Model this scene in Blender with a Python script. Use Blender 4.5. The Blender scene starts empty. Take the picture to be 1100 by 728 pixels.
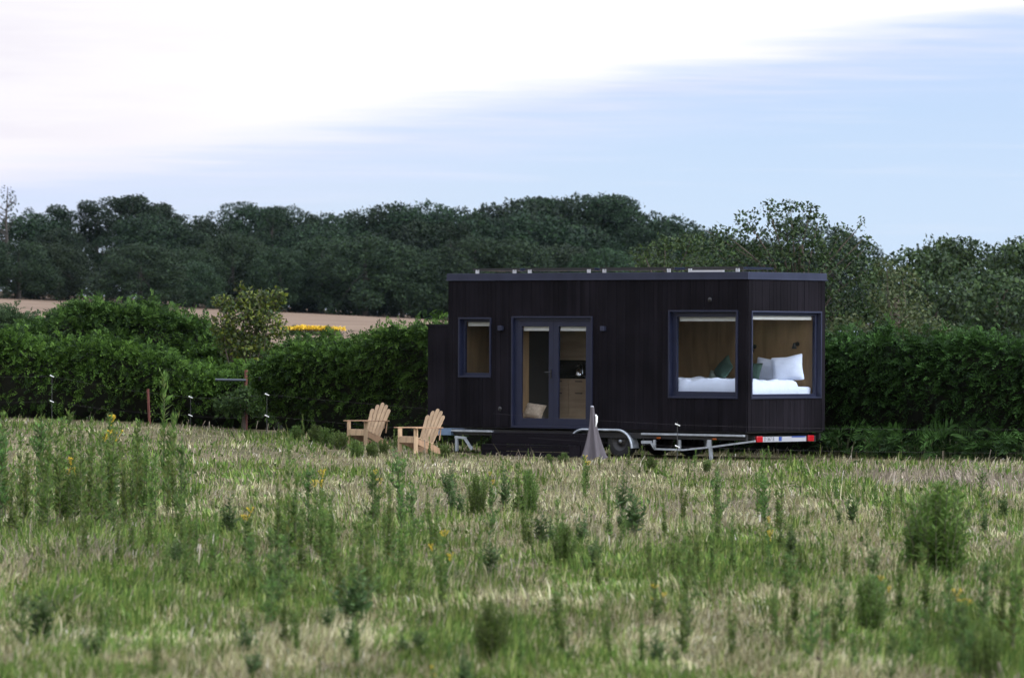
import bpy, math, random
import numpy as np
from mathutils import Vector, Matrix

random.seed(7)
R = np.random.default_rng(11)
PI = math.pi
rad = math.radians
scene = bpy.context.scene
COL = scene.collection

# ------------------------------------------------------------------ camera frame (metres, looking along +Y)
F = 5400.0            # focal length in photo pixels (1100 px wide frame)
CAM_Z = 2.4
CX, HOR = 550.0, 364.0
TH = rad(40)          # yaw of the cabin
CT, ST = math.cos(TH), math.sin(TH)
C0 = (4.685, 100.0)   # near corner of the cabin on the ground


def pyz(py, y):
    return CAM_Z + (HOR - py) / F * y


def at(px, py, y):
    return Vector(((px - CX) / F * y, y, CAM_Z + (HOR - py) / F * y))


def sstep(a, b, v):
    t = np.clip((v - a) / (b - a), 0, 1)
    return t * t * (3 - 2 * t)


def vnoise(x, y, seed=0):
    """smooth 2-D value noise, numpy"""
    x = np.asarray(x, float); y = np.asarray(y, float)
    xi = np.floor(x).astype(np.int64); yi = np.floor(y).astype(np.int64)
    xf = x - xi; yf = y - yi
    def h(i, j):
        n = (i * 374761393 + j * 668265263 + seed * 974711) & 0xffffffff
        n = ((n ^ (n >> 13)) * 1274126177) & 0xffffffff
        n = n ^ (n >> 16)
        return (n & 0xffff) / 65535.0
    u = xf * xf * (3 - 2 * xf); v = yf * yf * (3 - 2 * yf)
    return (h(xi, yi) * (1 - u) + h(xi + 1, yi) * u) * (1 - v) + (h(xi, yi + 1) * (1 - u) + h(xi + 1, yi + 1) * u) * v


def fbm(x, y, seed=0, o=3):
    s = 0; a = .5; t = 0
    for k in range(o):
        s = s + a * vnoise(x * 2 ** k, y * 2 ** k, seed + k); t += a; a *= .5
    return s / t


def ground_z(x, y):
    x = np.asarray(x, float); y = np.asarray(y, float)
    left = 0.46 * sstep(1.0, -12.5, x) * sstep(78, 112, y)
    bumps = 0.10 * (fbm(x * .35, y * .16, 5) - .5) * (1 - sstep(96, 101, y) * sstep(-4, -1, x) * sstep(9, 7, x))
    t = np.clip((y - 122) / (675 - 122), 0, 1.35)
    hill = (6.1 * t) * (1 - 0.0078 * (x + 40) * np.clip(t, 0, 1)) + .3 * sstep(122, 135, y)
    return left * sstep(400, 120, y) + bumps + np.where(y > 122, hill, 0)


def gz(x, y):
    return float(ground_z(x, y))


# ------------------------------------------------------------------ object helpers
def tag(o, label=None, cat=None, group=None, kind=None):
    if label: o['label'] = label
    if cat: o['category'] = cat
    if group: o['group'] = group
    if kind: o['kind'] = kind
    return o


def empty(name, loc=(0, 0, 0), rz=0.0):
    o = bpy.data.objects.new(name, None)
    COL.objects.link(o)
    o.location = loc; o.rotation_euler = (0, 0, rz); o.empty_display_size = .2
    return o


def link(name, me, parent=None):
    o = bpy.data.objects.new(name, me)
    COL.objects.link(o)
    if parent is not None: o.parent = parent
    return o


def copy_tree(o, parent=None):
    c = o.copy(); COL.objects.link(c)
    c.parent = parent
    for ch in list(o.children): copy_tree(ch, c)
    return c


class MB:
    def __init__(s): s.v = []; s.f = []; s.sm = []

    def add(s, vs, fs, smooth=False):
        b = len(s.v); s.v += [tuple(p) for p in vs]
        s.f += [tuple(i + b for i in f) for f in fs]; s.sm += [smooth] * len(fs)

    def box(s, x0, x1, y0, y1, z0, z1, bev=0.0):
        if x0 > x1: x0, x1 = x1, x0
        if y0 > y1: y0, y1 = y1, y0
        if z0 > z1: z0, z1 = z1, z0
        s.add([(x0, y0, z0), (x1, y0, z0), (x1, y1, z0), (x0, y1, z0), (x0, y0, z1), (x1, y0, z1), (x1, y1, z1), (x0, y1, z1)],
              [(0, 3, 2, 1), (4, 5, 6, 7), (0, 1, 5, 4), (1, 2, 6, 5), (2, 3, 7, 6), (3, 0, 4, 7)])

    def bar(s, p, q, w, h, up=(0, 0, 1)):
        p = Vector(p); q = Vector(q); d = (q - p).normalized(); up = Vector(up)
        a = d.cross(up)
        if a.length < 1e-4: a = d.cross(Vector((1, 0, 0)))
        a.normalize(); b = a.cross(d).normalized()
        a *= w / 2; b *= h / 2
        vs = [p - a - b, p + a - b, p + a + b, p - a + b, q - a - b, q + a - b, q + a + b, q - a + b]
        s.add(vs, [(0, 1, 2, 3), (7, 6, 5, 4), (0, 4, 5, 1), (1, 5, 6, 2), (2, 6, 7, 3), (3, 7, 4, 0)])

    def tube(s, pts, r, n=8, caps=True, smooth=True):
        pts = [Vector(p) for p in pts]
        rs = r if isinstance(r, (list, tuple)) else [r] * len(pts)
        rings = []
        ref = Vector((0.31, 0.17, 0.93)).normalized()
        for i, p in enumerate(pts):
            d = (pts[min(i + 1, len(pts) - 1)] - pts[max(i - 1, 0)])
            if d.length < 1e-9: d = Vector((0, 0, 1))
            d.normalize()
            rf = ref if abs(d.dot(ref)) < .95 else Vector((1, 0, 0))
            a = d.cross(rf).normalized(); b = d.cross(a)
            rings.append([p + (a * math.cos(2 * PI * k / n) + b * math.sin(2 * PI * k / n)) * rs[i] for k in range(n)])
        vs = [v for rg in rings for v in rg]; fs = []
        for i in range(len(rings) - 1):
            for k in range(n):
                k2 = (k + 1) % n
                fs.append((i * n + k, i * n + k2, (i + 1) * n + k2, (i + 1) * n + k))
        s.add(vs, fs, smooth)
        if caps:
            m = (len(rings) - 1) * n
            s.add(vs, [tuple(range(n - 1, -1, -1)), tuple(m + k for k in range(n))])

    def lathe(s, prof, c=(0, 0, 0), n=20, axis='z', smooth=True):
        vs = []; fs = []
        for r_, z_ in prof:
            for k in range(n):
                a = 2 * PI * k / n
                if axis == 'z': vs.append((c[0] + r_ * math.cos(a), c[1] + r_ * math.sin(a), c[2] + z_))
                else: vs.append((c[0] + r_ * math.cos(a), c[1] + z_, c[2] + r_ * math.sin(a)))
        for i in range(len(prof) - 1):
            for k in range(n):
                k2 = (k + 1) % n
                fs.append((i * n + k, i * n + k2, (i + 1) * n + k2, (i + 1) * n + k))
        s.add(vs, fs, smooth)

    def build(s, name, mat, parent=None, bevel=0.0):
        me = bpy.data.meshes.new(name)
        me.from_pydata(s.v, [], s.f); me.validate()
        if len(me.polygons) == len(s.sm): me.polygons.foreach_set('use_smooth', s.sm)
        import bmesh
        bm = bmesh.new(); bm.from_mesh(me); bmesh.ops.recalc_face_normals(bm, faces=bm.faces); bm.to_mesh(me); bm.free()
        me.materials.append(mat); me.update()
        o = link(name, me, parent)
        if bevel:
            m = o.modifiers.new('bevel', 'BEVEL'); m.width = bevel; m.segments = 2; m.limit_method = 'ANGLE'
        return o


def quad_mesh(name, V, Q, mat, cols=None, smooth=False):
    """V (n,3), Q (m,4) -> mesh data, with an optional per-vertex colour attribute"""
    V = np.asarray(V, np.float32); Q = np.asarray(Q, np.int32)
    me = bpy.data.meshes.new(name)
    me.vertices.add(len(V)); me.vertices.foreach_set('co', V.ravel())
    me.loops.add(Q.size); me.loops.foreach_set('vertex_index', Q.ravel())
    me.polygons.add(len(Q))
    me.polygons.foreach_set('loop_start', np.arange(0, Q.size, 4, dtype=np.int32))
    me.polygons.foreach_set('loop_total', np.full(len(Q), 4, np.int32))
    if smooth: me.polygons.foreach_set('use_smooth', np.ones(len(Q), bool))
    me.update(calc_edges=True)
    if cols is not None:
        at_ = me.color_attributes.new('Col', 'FLOAT_COLOR', 'POINT')
        c4 = np.ones((len(V), 4), np.float32); c4[:, :3] = cols
        at_.data.foreach_set('color', c4.ravel())
    me.materials.append(mat)
    return me


# ------------------------------------------------------------------ materials
def mat_new(name):
    m = bpy.data.materials.new(name); m.use_nodes = True
    nt = m.node_tree; bs = nt.nodes['Principled BSDF']
    return m, nt, bs


def N(nt, typ, **kw):
    n = nt.nodes.new(typ)
    for k, v in kw.items(): setattr(n, k, v)
    return n


def simple(name, col, rough=.6, metal=0.0, spec=.5, var=.18, scale=6.0, bump=0.0, bscale=40.0, stretch=(1, 1, 1)):
    """base colour with a procedural unevenness, roughness wander and fine bump"""
    m, nt, bs = mat_new(name)
    tc = N(nt, 'ShaderNodeTexCoord'); mp = N(nt, 'ShaderNodeMapping'); mp.inputs['Scale'].default_value = stretch
    nt.links.new(tc.outputs['Object'], mp.inputs['Vector'])
    nz = N(nt, 'ShaderNodeTexNoise'); nz.inputs['Scale'].default_value = scale; nz.inputs['Detail'].default_value = 6
    nt.links.new(mp.outputs[0], nz.inputs['Vector'])
    rp = N(nt, 'ShaderNodeValToRGB')
    a = [max(0, c * (1 - var)) for c in col]; b = [min(1, c * (1 + var)) for c in col]
    rp.color_ramp.elements[0].position = .3; rp.color_ramp.elements[1].position = .7
    rp.color_ramp.elements[0].color = (*a, 1); rp.color_ramp.elements[1].color = (*b, 1)
    nt.links.new(nz.outputs['Fac'], rp.inputs[0]); nt.links.new(rp.outputs[0], bs.inputs['Base Color'])
    mr = N(nt, 'ShaderNodeMapRange'); mr.inputs['To Min'].default_value = max(0, rough - .1); mr.inputs['To Max'].default_value = min(1, rough + .1)
    nt.links.new(nz.outputs['Fac'], mr.inputs['Value']); nt.links.new(mr.outputs[0], bs.inputs['Roughness'])
    bs.inputs['Metallic'].default_value = metal; bs.inputs['Specular IOR Level'].default_value = spec
    if bump:
        n2 = N(nt, 'ShaderNodeTexNoise'); n2.inputs['Scale'].default_value = bscale; n2.inputs['Detail'].default_value = 4
        nt.links.new(mp.outputs[0], n2.inputs['Vector'])
        bp = N(nt, 'ShaderNodeBump'); bp.inputs['Strength'].default_value = bump; bp.inputs['Distance'].default_value = .01
        nt.links.new(n2.outputs['Fac'], bp.inputs['Height']); nt.links.new(bp.outputs[0], bs.inputs['Normal'])
    return m


def leafy(name, tint=(1, 1, 1), transl=.3, rough=.55, spec=.25, objvar=.0):
    """leaf surface: own colour per leaf (Col attribute) x tint, some light coming through"""
    m, nt, bs = mat_new(name)
    at_ = N(nt, 'ShaderNodeAttribute', attribute_name='Col')
    mx = N(nt, 'ShaderNodeMix', data_type='RGBA', blend_type='MULTIPLY'); mx.inputs[0].default_value = 1
    nt.links.new(at_.outputs['Color'], mx.inputs[6]); mx.inputs[7].default_value = (*tint, 1)
    out = mx.outputs[2]
    if objvar:
        oi = N(nt, 'ShaderNodeObjectInfo'); hs = N(nt, 'ShaderNodeHueSaturation')
        mr = N(nt, 'ShaderNodeMapRange'); mr.inputs['To Min'].default_value = 1 - objvar; mr.inputs['To Max'].default_value = 1 + objvar
        mh = N(nt, 'ShaderNodeMapRange'); mh.inputs['To Min'].default_value = .5 - objvar * .07; mh.inputs['To Max'].default_value = .5 + objvar * .05
        nt.links.new(oi.outputs['Random'], mr.inputs['Value']); nt.links.new(oi.outputs['Random'], mh.inputs['Value'])
        nt.links.new(mr.outputs[0], hs.inputs['Value']); nt.links.new(mh.outputs[0], hs.inputs['Hue'])
        nt.links.new(out, hs.inputs['Color']); out = hs.outputs[0]
    nt.links.new(out, bs.inputs['Base Color'])
    bs.inputs['Roughness'].default_value = rough; bs.inputs['Specular IOR Level'].default_value = spec
    tr = N(nt, 'ShaderNodeBsdfTranslucent'); nt.links.new(out, tr.inputs['Color'])
    ms = N(nt, 'ShaderNodeMixShader'); ms.inputs[0].default_value = transl
    nt.links.new(bs.outputs[0], ms.inputs[1]); nt.links.new(tr.outputs[0], ms.inputs[2])
    nt.links.new(ms.outputs[0], nt.nodes['Material Output'].inputs['Surface'])
    return m


def wood(name, col, dark=.72, rough=.55, grain=(3, 3, 40), bump=.15):
    m, nt, bs = mat_new(name)
    tc = N(nt, 'ShaderNodeTexCoord'); mp = N(nt, 'ShaderNodeMapping'); mp.inputs['Scale'].default_value = grain
    nt.links.new(tc.outputs['Object'], mp.inputs['Vector'])
    nz = N(nt, 'ShaderNodeTexNoise'); nz.inputs['Scale'].default_value = 1.4; nz.inputs['Detail'].default_value = 8; nz.inputs['Distortion'].default_value = .6
    nt.links.new(mp.outputs[0], nz.inputs['Vector'])
    rp = N(nt, 'ShaderNodeValToRGB'); rp.color_ramp.elements[0].position = .32; rp.color_ramp.elements[1].position = .68
    rp.color_ramp.elements[0].color = (*[c * dark for c in col], 1); rp.color_ramp.elements[1].color = (*[min(1, c * 1.15) for c in col], 1)
    nt.links.new(nz.outputs['Fac'], rp.inputs[0]); nt.links.new(rp.outputs[0], bs.inputs['Base Color'])
    bs.inputs['Roughness'].default_value = rough; bs.inputs['Specular IOR Level'].default_value = .3
    bp = N(nt, 'ShaderNodeBump'); bp.inputs['Strength'].default_value = bump; bp.inputs['Distance'].default_value = .004
    nt.links.new(nz.outputs['Fac'], bp.inputs['Height']); nt.links.new(bp.outputs[0], bs.inputs['Normal'])
    return m


def cladding_mat():
    m, nt, bs = mat_new('black_stained_boards')
    tc = N(nt, 'ShaderNodeTexCoord')
    geo = N(nt, 'ShaderNodeNewGeometry')
    mp = N(nt, 'ShaderNodeMapping'); mp.inputs['Scale'].default_value = (22, 22, .9)
    nt.links.new(tc.outputs['Object'], mp.inputs['Vector'])
    nz = N(nt, 'ShaderNodeTexNoise'); nz.inputs['Scale'].default_value = 1.0; nz.inputs['Detail'].default_value = 7
    nt.links.new(mp.outputs[0], nz.inputs['Vector'])
    rp = N(nt, 'ShaderNodeValToRGB'); rp.color_ramp.elements[0].position = .3; rp.color_ramp.elements[1].position = .75
    rp.color_ramp.elements[0].color = (.0044, .0038, .0054, 1); rp.color_ramp.elements[1].color = (.0092, .0077, .0103, 1)
    nt.links.new(nz.outputs['Fac'], rp.inputs[0])
    mr = N(nt, 'ShaderNodeMapRange'); mr.inputs['To Min'].default_value = .8; mr.inputs['To Max'].default_value = 1.2
    nt.links.new(geo.outputs['Random Per Island'], mr.inputs['Value'])
    mx = N(nt, 'ShaderNodeMix', data_type='RGBA', blend_type='MULTIPLY'); mx.inputs[0].default_value = 1
    nt.links.new(rp.outputs[0], mx.inputs[6]); nt.links.new(mr.outputs[0], mx.inputs[7])
    n3 = N(nt, 'ShaderNodeTexNoise'); n3.inputs['Scale'].default_value = .9; n3.inputs['Detail'].default_value = 6; nt.links.new(tc.outputs['Object'], n3.inputs['Vector'])
    m3 = N(nt, 'ShaderNodeMapRange'); m3.inputs['From Min'].default_value = .35; m3.inputs['From Max'].default_value = .7; m3.inputs['To Min'].default_value = .75; m3.inputs['To Max'].default_value = 1.6
    nt.links.new(n3.outputs['Fac'], m3.inputs['Value'])
    m4 = N(nt, 'ShaderNodeMix', data_type='RGBA', blend_type='MULTIPLY'); m4.inputs[0].default_value = 1
    nt.links.new(mx.outputs[2], m4.inputs[6]); nt.links.new(m3.outputs[0], m4.inputs[7])
    nt.links.new(m4.outputs[2], bs.inputs['Base Color'])
    bs.inputs['Roughness'].default_value = .8; bs.inputs['Specular IOR Level'].default_value = .07
    bp = N(nt, 'ShaderNodeBump'); bp.inputs['Strength'].default_value = .35; bp.inputs['Distance'].default_value = .004
    nt.links.new(nz.outputs['Fac'], bp.inputs['Height']); nt.links.new(bp.outputs[0], bs.inputs['Normal'])
    return m


def glass_mat():
    m, nt, bs = mat_new('window_glass')
    nt.nodes.remove(bs)
    lw = N(nt, 'ShaderNodeLayerWeight'); lw.inputs['Blend'].default_value = .5
    pw = N(nt, 'ShaderNodeMath', operation='POWER'); pw.inputs[1].default_value = 5; nt.links.new(lw.outputs['Facing'], pw.inputs[0])
    fr = N(nt, 'ShaderNodeMath', operation='MULTIPLY_ADD'); fr.inputs[1].default_value = .96; fr.inputs[2].default_value = .035; nt.links.new(pw.outputs[0], fr.inputs[0])
    gl = N(nt, 'ShaderNodeBsdfGlossy'); gl.inputs['Roughness'].default_value = .01
    tr = N(nt, 'ShaderNodeBsdfTransparent'); tr.inputs['Color'].default_value = (.96, .97, .975, 1)
    ms = N(nt, 'ShaderNodeMixShader')
    nt.links.new(fr.outputs[0], ms.inputs[0]); nt.links.new(tr.outputs[0], ms.inputs[1]); nt.links.new(gl.outputs[0], ms.inputs[2])
    nt.links.new(ms.outputs[0], nt.nodes['Material Output'].inputs['Surface'])
    return m


def ground_mat(name, cols, scale=.6, fine=30):
    m, nt, bs = mat_new(name)
    tc = N(nt, 'ShaderNodeTexCoord')
    nz = N(nt, 'ShaderNodeTexNoise'); nz.inputs['Scale'].default_value = scale; nz.inputs['Detail'].default_value = 8
    n2 = N(nt, 'ShaderNodeTexNoise'); n2.inputs['Scale'].default_value = fine; n2.inputs['Detail'].default_value = 5
    nt.links.new(tc.outputs['Object'], nz.inputs['Vector']); nt.links.new(tc.outputs['Object'], n2.inputs['Vector'])
    ad = N(nt, 'ShaderNodeMath', operation='ADD'); ad.inputs[1].default_value = 0
    ml = N(nt, 'ShaderNodeMath', operation='MULTIPLY_ADD'); ml.inputs[1].default_value = .5
    nt.links.new(n2.outputs['Fac'], ml.inputs[0]); 
    m2 = N(nt, 'ShaderNodeMath', operation='MULTIPLY'); m2.inputs[1].default_value = .5
    nt.links.new(nz.outputs['Fac'], m2.inputs[0]); nt.links.new(m2.outputs[0], ml.inputs[2])
    rp = N(nt, 'ShaderNodeValToRGB')
    el = rp.color_ramp.elements
    el[0].position = .36; el[0].color = (*cols[0], 1); el[1].position = .62; el[1].color = (*cols[2], 1)
    e = el.new(.5); e.color = (*cols[1], 1)
    nt.links.new(ml.outputs[0], rp.inputs[0]); nt.links.new(rp.outputs[0], bs.inputs['Base Color'])
    bs.inputs['Roughness'].default_value = .95; bs.inputs['Specular IOR Level'].default_value = .1
    bp = N(nt, 'ShaderNodeBump'); bp.inputs['Strength'].default_value = .6; bp.inputs['Distance'].default_value = .05
    nt.links.new(n2.outputs['Fac'], bp.inputs['Height']); nt.links.new(bp.outputs[0], bs.inputs['Normal'])
    return m


M = {}
M['clad'] = cladding_mat()
M['core'] = simple('wall_core', (.012, .011, .012), .8)
M['anth'] = simple('anthracite_aluminium', (.011, .014, .034), .42, spec=.4, var=.12)
M['trim'] = simple('roof_flashing', (.036, .041, .072), .36, metal=.5, var=.12, scale=3)
M['ply'] = wood('birch_plywood', (.30, .20, .105), dark=.78, grain=(4, 4, .9), bump=.03)
M['plyfloor'] = wood('oak_floor', (.30, .19, .10), grain=(1, 14, 14), bump=.05)
M['white'] = simple('white_plastic', (.72, .72, .70), .5, var=.05)
M['blind'] = simple('blind_fabric', (.62, .62, .60), .8, var=.05)
M['linen'] = simple('white_linen', (.64, .70, .84), .85, var=.04, bump=.25, bscale=25)
M['green_fab'] = simple('green_velvet', (.030, .065, .050), .8, var=.2)
M['sage_fab'] = simple('sage_fabric', (.22, .27, .24), .85, var=.1)
M['beige'] = simple('beige_fabric', (.42, .34, .26), .9, var=.25, scale=20)
M['black'] = simple('black_metal', (.015, .015, .016), .45)
M['dark_panel'] = simple('dark_panel', (.018, .017, .016), .6)
M['worktop'] = simple('black_worktop', (.012, .012, .012), .25)
M['cab'] = wood('cabinet_front', (.42, .32, .22), dark=.85, grain=(.8, 4, 6), bump=.03)
M['chrome'] = simple('chrome', (.8, .8, .82), .12, metal=1, var=.02)
M['galv'] = simple('galvanised_steel', (.42, .46, .50), .45, metal=.55, var=.22, scale=9)
M['galvblue'] = simple('blue_grey_steel', (.16, .24, .36), .45, metal=.4, var=.15)
M['tyre'] = simple('tyre_rubber', (.014, .014, .014), .85)
M['red'] = simple('red_lamp_lens', (.34, .008, .014), .25, spec=.6, var=.08)
M['amber'] = simple('amber_reflector', (.35, .08, .01), .3)
M['plate'] = simple('plate_white', (.34, .35, .38), .45, var=.03)
M['plateblue'] = simple('plate_blue', (.02, .05, .22), .45, var=.05)
M['ink'] = simple('plate_ink', (.03, .03, .035), .6)
M['panel_cell'] = simple('solar_cell', (.008, .010, .022), .18, spec=.6)
M['alu'] = simple('aluminium', (.72, .73, .76), .35, metal=.7, var=.06)
M['chair'] = wood('raw_pine', (.46, .325, .20), dark=.72, grain=(9, 9, 2.2), rough=.7)
M['chair_arm'] = wood('raw_pine_reddish', (.38, .24, .145), dark=.75, grain=(9, 9, 3), rough=.7)
M['steps'] = simple('dark_step_boards', (.0075, .006, .0085), .8, spec=.1, var=.35, scale=5, stretch=(.6, 6, 6))
M['parasol'] = simple('grey_parasol_cloth', (.08, .07, .078), .9, var=.15, scale=7, stretch=(3, 3, .6), bump=.3, bscale=30)
M['rust'] = simple('rusty_steel', (.11, .035, .025), .85, var=.45, scale=30)
M['rail'] = simple('dark_galvanised_rail', (.05, .06, .075), .5, metal=.3)
M['wire'] = simple('fence_twine', (.09, .08, .085), .8)
M['fpost'] = simple('fence_post_plastic', (.03, .032, .03), .6)
M['bark'] = simple('bark', (.075, .058, .045), .9, var=.4, scale=8, bump=.6, bscale=14, stretch=(3, 3, .7))
M['farbark'] = simple('far_bark', (.05, .042, .036), .9, var=.3, scale=2)
M['twig'] = simple('hedge_twigs', (.011, .013, .007), .95, var=.4, scale=14, bump=.8, bscale=22)
M['hedge'] = leafy('hedge_leaves', (.92, .93, .92), .32, .65, .12)
M['hedgeR'] = leafy('hedge_leaves_dark', (.84, .90, .84), .26, .62, .14)
M['oak'] = leafy('oak_leaves', (1, 1, 1), .28, .5, .22)
M['wood'] = leafy('woodland_leaves', (.66, .76, .72), .18, .6, .18, objvar=.28)
M['wood_front'] = leafy('field_edge_tree_leaves', (.95, 1.0, .90), .2, .6, .18, objvar=.34)
M['midtree'] = leafy('copse_leaves', (1, 1, 1), .2, .55, .22, objvar=.12)
M['bushY'] = leafy('yellow_green_leaves', (1, 1, 1), .3, .5, .25)
M['weed'] = leafy('weed_leaves', (1, 1, 1), .42, .6, .18, objvar=.2)
M['grass'] = leafy('grass_blades', (1, 1, 1), .25, .75, .1)
M['stem'] = simple('weed_stem', (.075, .085, .035), .8, var=.3, scale=12)
M['drystem'] = simple('dry_weed_stem', (.10, .07, .045), .85, var=.3, scale=12)
M['yellow'] = simple('yellow_petals', (.68, .45, .015), .7, var=.2, scale=30)
M['glass'] = glass_mat()
M['ground'] = ground_mat('meadow_soil', ((.035, .040, .015), (.10, .085, .045), (.19, .16, .095)), .5, 18)
M['field'] = ground_mat('stubble_field', ((.135, .092, .064), (.175, .122, .086), (.22, .16, .11)), .05, .9)

# ------------------------------------------------------------------ sky, sun, camera
SUN_AZ, SUN_EL = rad(124), rad(20)      # azimuth measured clockwise from +Y (view direction) : low light from the right
world = bpy.data.worlds.new("World"); scene.world = world; world.use_nodes = True
nt = world.node_tree; bg = nt.nodes['Background']
sky = N(nt, 'ShaderNodeTexSky', sky_type='NISHITA'); sky.sun_disc = False
sky.sun_elevation = SUN_EL; sky.sun_rotation = SUN_AZ; sky.air_density = 1.0; sky.dust_density = .6; sky.ozone_density = 2.5
tc = N(nt, 'ShaderNodeTexCoord'); nrm = N(nt, 'ShaderNodeVectorMath', operation='NORMALIZE')
nt.links.new(tc.outputs['Generated'], nrm.inputs[0])
sp = N(nt, 'ShaderNodeSeparateXYZ'); nt.links.new(nrm.outputs[0], sp.inputs[0])


def wm(op, a, b=None, c=None):
    n = N(nt, 'ShaderNodeMath', operation=op)
    for i, v in enumerate((a, b, c)):
        if v is None: continue
        if isinstance(v, (int, float)): n.inputs[i].default_value = v
        else: nt.links.new(v, n.inputs[i])
    return n.outputs[0]


def wrange(v, a, b, c=0., d=1.):
    n = N(nt, 'ShaderNodeMapRange', interpolation_type='SMOOTHSTEP')
    nt.links.new(v, n.inputs['Value'])
    for k, x in zip(('From Min', 'From Max', 'To Min', 'To Max'), (a, b, c, d)): n.inputs[k].default_value = x
    return n.outputs[0]


def wnoise(scale, sx, sy, sz, det=4, rough=.5):
    mp = N(nt, 'ShaderNodeMapping'); mp.inputs['Scale'].default_value = (sx, sy, sz); mp.inputs['Rotation'].default_value = (0, rad(10), 0)
    nt.links.new(nrm.outputs[0], mp.inputs['Vector'])
    n = N(nt, 'ShaderNodeTexNoise'); n.inputs['Scale'].default_value = scale; n.inputs['Detail'].default_value = det; n.inputs['Roughness'].default_value = rough
    nt.links.new(mp.outputs[0], n.inputs['Vector'])
    return n.outputs['Fac']


def wmix(f, a, b):
    n = N(nt, 'ShaderNodeMix', data_type='RGBA')
    if isinstance(f, (int, float)): n.inputs[0].default_value = f
    else: nt.links.new(f, n.inputs[0])
    for i, v in ((6, a), (7, b)):
        if isinstance(v, tuple): n.inputs[i].default_value = (*v, 1)
        else: nt.links.new(v, n.inputs[i])
    return n.outputs[2]


HAZE = 1.15e-5
BGS = 0.10
K = 1 / BGS
zz, xx = sp.outputs['Z'], sp.outputs['X']
wisp = wnoise(1.0, 9, 9, 130, 5, .55)            # long flat streaks
wisp2 = wnoise(1.0, 22, 22, 420, 4, .5)
edge = wm('SUBTRACT', zz, wm('MULTIPLY_ADD', xx, .172, .0455))         # height above the edge of the cloud sheet
edge = wm('ADD', edge, wm('MULTIPLY_ADD', wisp, .015, -.0075))
edge = wm('ADD', edge, wm('MULTIPLY_ADD', wisp2, .004, -.002))
m_cloud = wrange(edge, -.002, .0085)
m_veil = wrange(edge, -.016, .002)
lowblue = wmix(wrange(zz, .015, .07), (.66 * K, .83 * K, 1.07 * K), (.55 * K, .73 * K, 1.06 * K))
lowblue = wmix(wrange(xx, -.09, .06), (.72 * K, .83 * K, 1.04 * K), lowblue)
base = wmix(wrange(zz, .10, .45), wmix(.88, sky.outputs[0], lowblue), sky.outputs[0])
veil_col = wmix(wisp, (.66 * K, .75 * K, 1.05 * K), (.84 * K, .88 * K, 1.08 * K))
base = wmix(wm('MULTIPLY', m_veil, wrange(wisp2, .3, .7, .35, .95)), base, veil_col)
base = wmix(wm('MULTIPLY', wrange(wisp2, .5, .72), .20), base, (.80 * K, .86 * K, 1.0 * K))
high = wnoise(1.6, 1, 1, 2.5, 5, .55)
cl_hi = wmix(wrange(high, .35, .7), (1.15 * K, 1.26 * K, 1.54 * K), (1.70 * K, 1.78 * K, 1.98 * K))
cl_lo = wmix(wrange(wisp, .42, .6), (.99 * K, .965 * K, 1.01 * K), (.93 * K, .90 * K, .975 * K))
cl_lo = wmix(wrange(xx, -.11, -.01), cl_lo, (1.08 * K, 1.07 * K, 1.08 * K))
cloud = wmix(wrange(zz, .12, .75), cl_lo, cl_hi)
col = wmix(m_cloud, base, cloud)
# the cloud is brightest round the hidden low sun, off to the right
dv = N(nt, 'ShaderNodeVectorMath', operation='DOT_PRODUCT'); nt.links.new(nrm.outputs[0], dv.inputs[0])
dv.inputs[1].default_value = (math.sin(SUN_AZ) * math.cos(rad(30)), math.cos(SUN_AZ) * math.cos(rad(30)), math.sin(rad(30)))
glow = wm('MULTIPLY_ADD', wm('POWER', wm('MAXIMUM', dv.outputs['Value'], 0.0), 3.0), 2.2, 1.0)
gm = N(nt, 'ShaderNodeVectorMath', operation='SCALE'); nt.links.new(col, gm.inputs[0]); nt.links.new(glow, gm.inputs['Scale'])
col = gm.outputs[0]
nt.links.new(col, bg.inputs['Color']); bg.inputs['Strength'].default_value = BGS

sun = bpy.data.lights.new('sun', 'SUN'); sun.energy = 1.5; sun.angle = rad(24); sun.color = (1.0, .985, .96)
so = bpy.data.objects.new('sun', sun); COL.objects.link(so)
d = Vector((math.sin(SUN_AZ) * math.cos(SUN_EL), math.cos(SUN_AZ) * math.cos(SUN_EL), math.sin(SUN_EL)))
so.rotation_euler = d.to_track_quat('Z', 'Y').to_euler(); so.location = (30, -10, 30)

cam = bpy.data.cameras.new('camera'); co = bpy.data.objects.new('camera', cam); COL.objects.link(co)
co.location = (0, 0, CAM_Z)
co.rotation_euler = (Matrix.Rotation(rad(90), 3, 'X') @ Matrix.Rotation(rad(.25), 3, 'Z')).to_euler()
cam.sensor_width = 36; cam.lens = 36 * F / 1100
cam.clip_start = .5; cam.clip_end = 20000
cam.dof.use_dof = True; cam.dof.focus_distance = 101; cam.dof.aperture_fstop = 4.3
scene.camera = co
scene.view_settings.view_transform = 'Standard'; scene.view_settings.look = 'None'
scene.view_settings.exposure = 0; scene.view_settings.gamma = 1; scene.view_settings.use_curve_mapping = False
scene.cycles.max_bounces = 8; scene.cycles.transparent_max_bounces = 12; scene.cycles.diffuse_bounces = 4
scene.cycles.use_denoising = True


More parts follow.
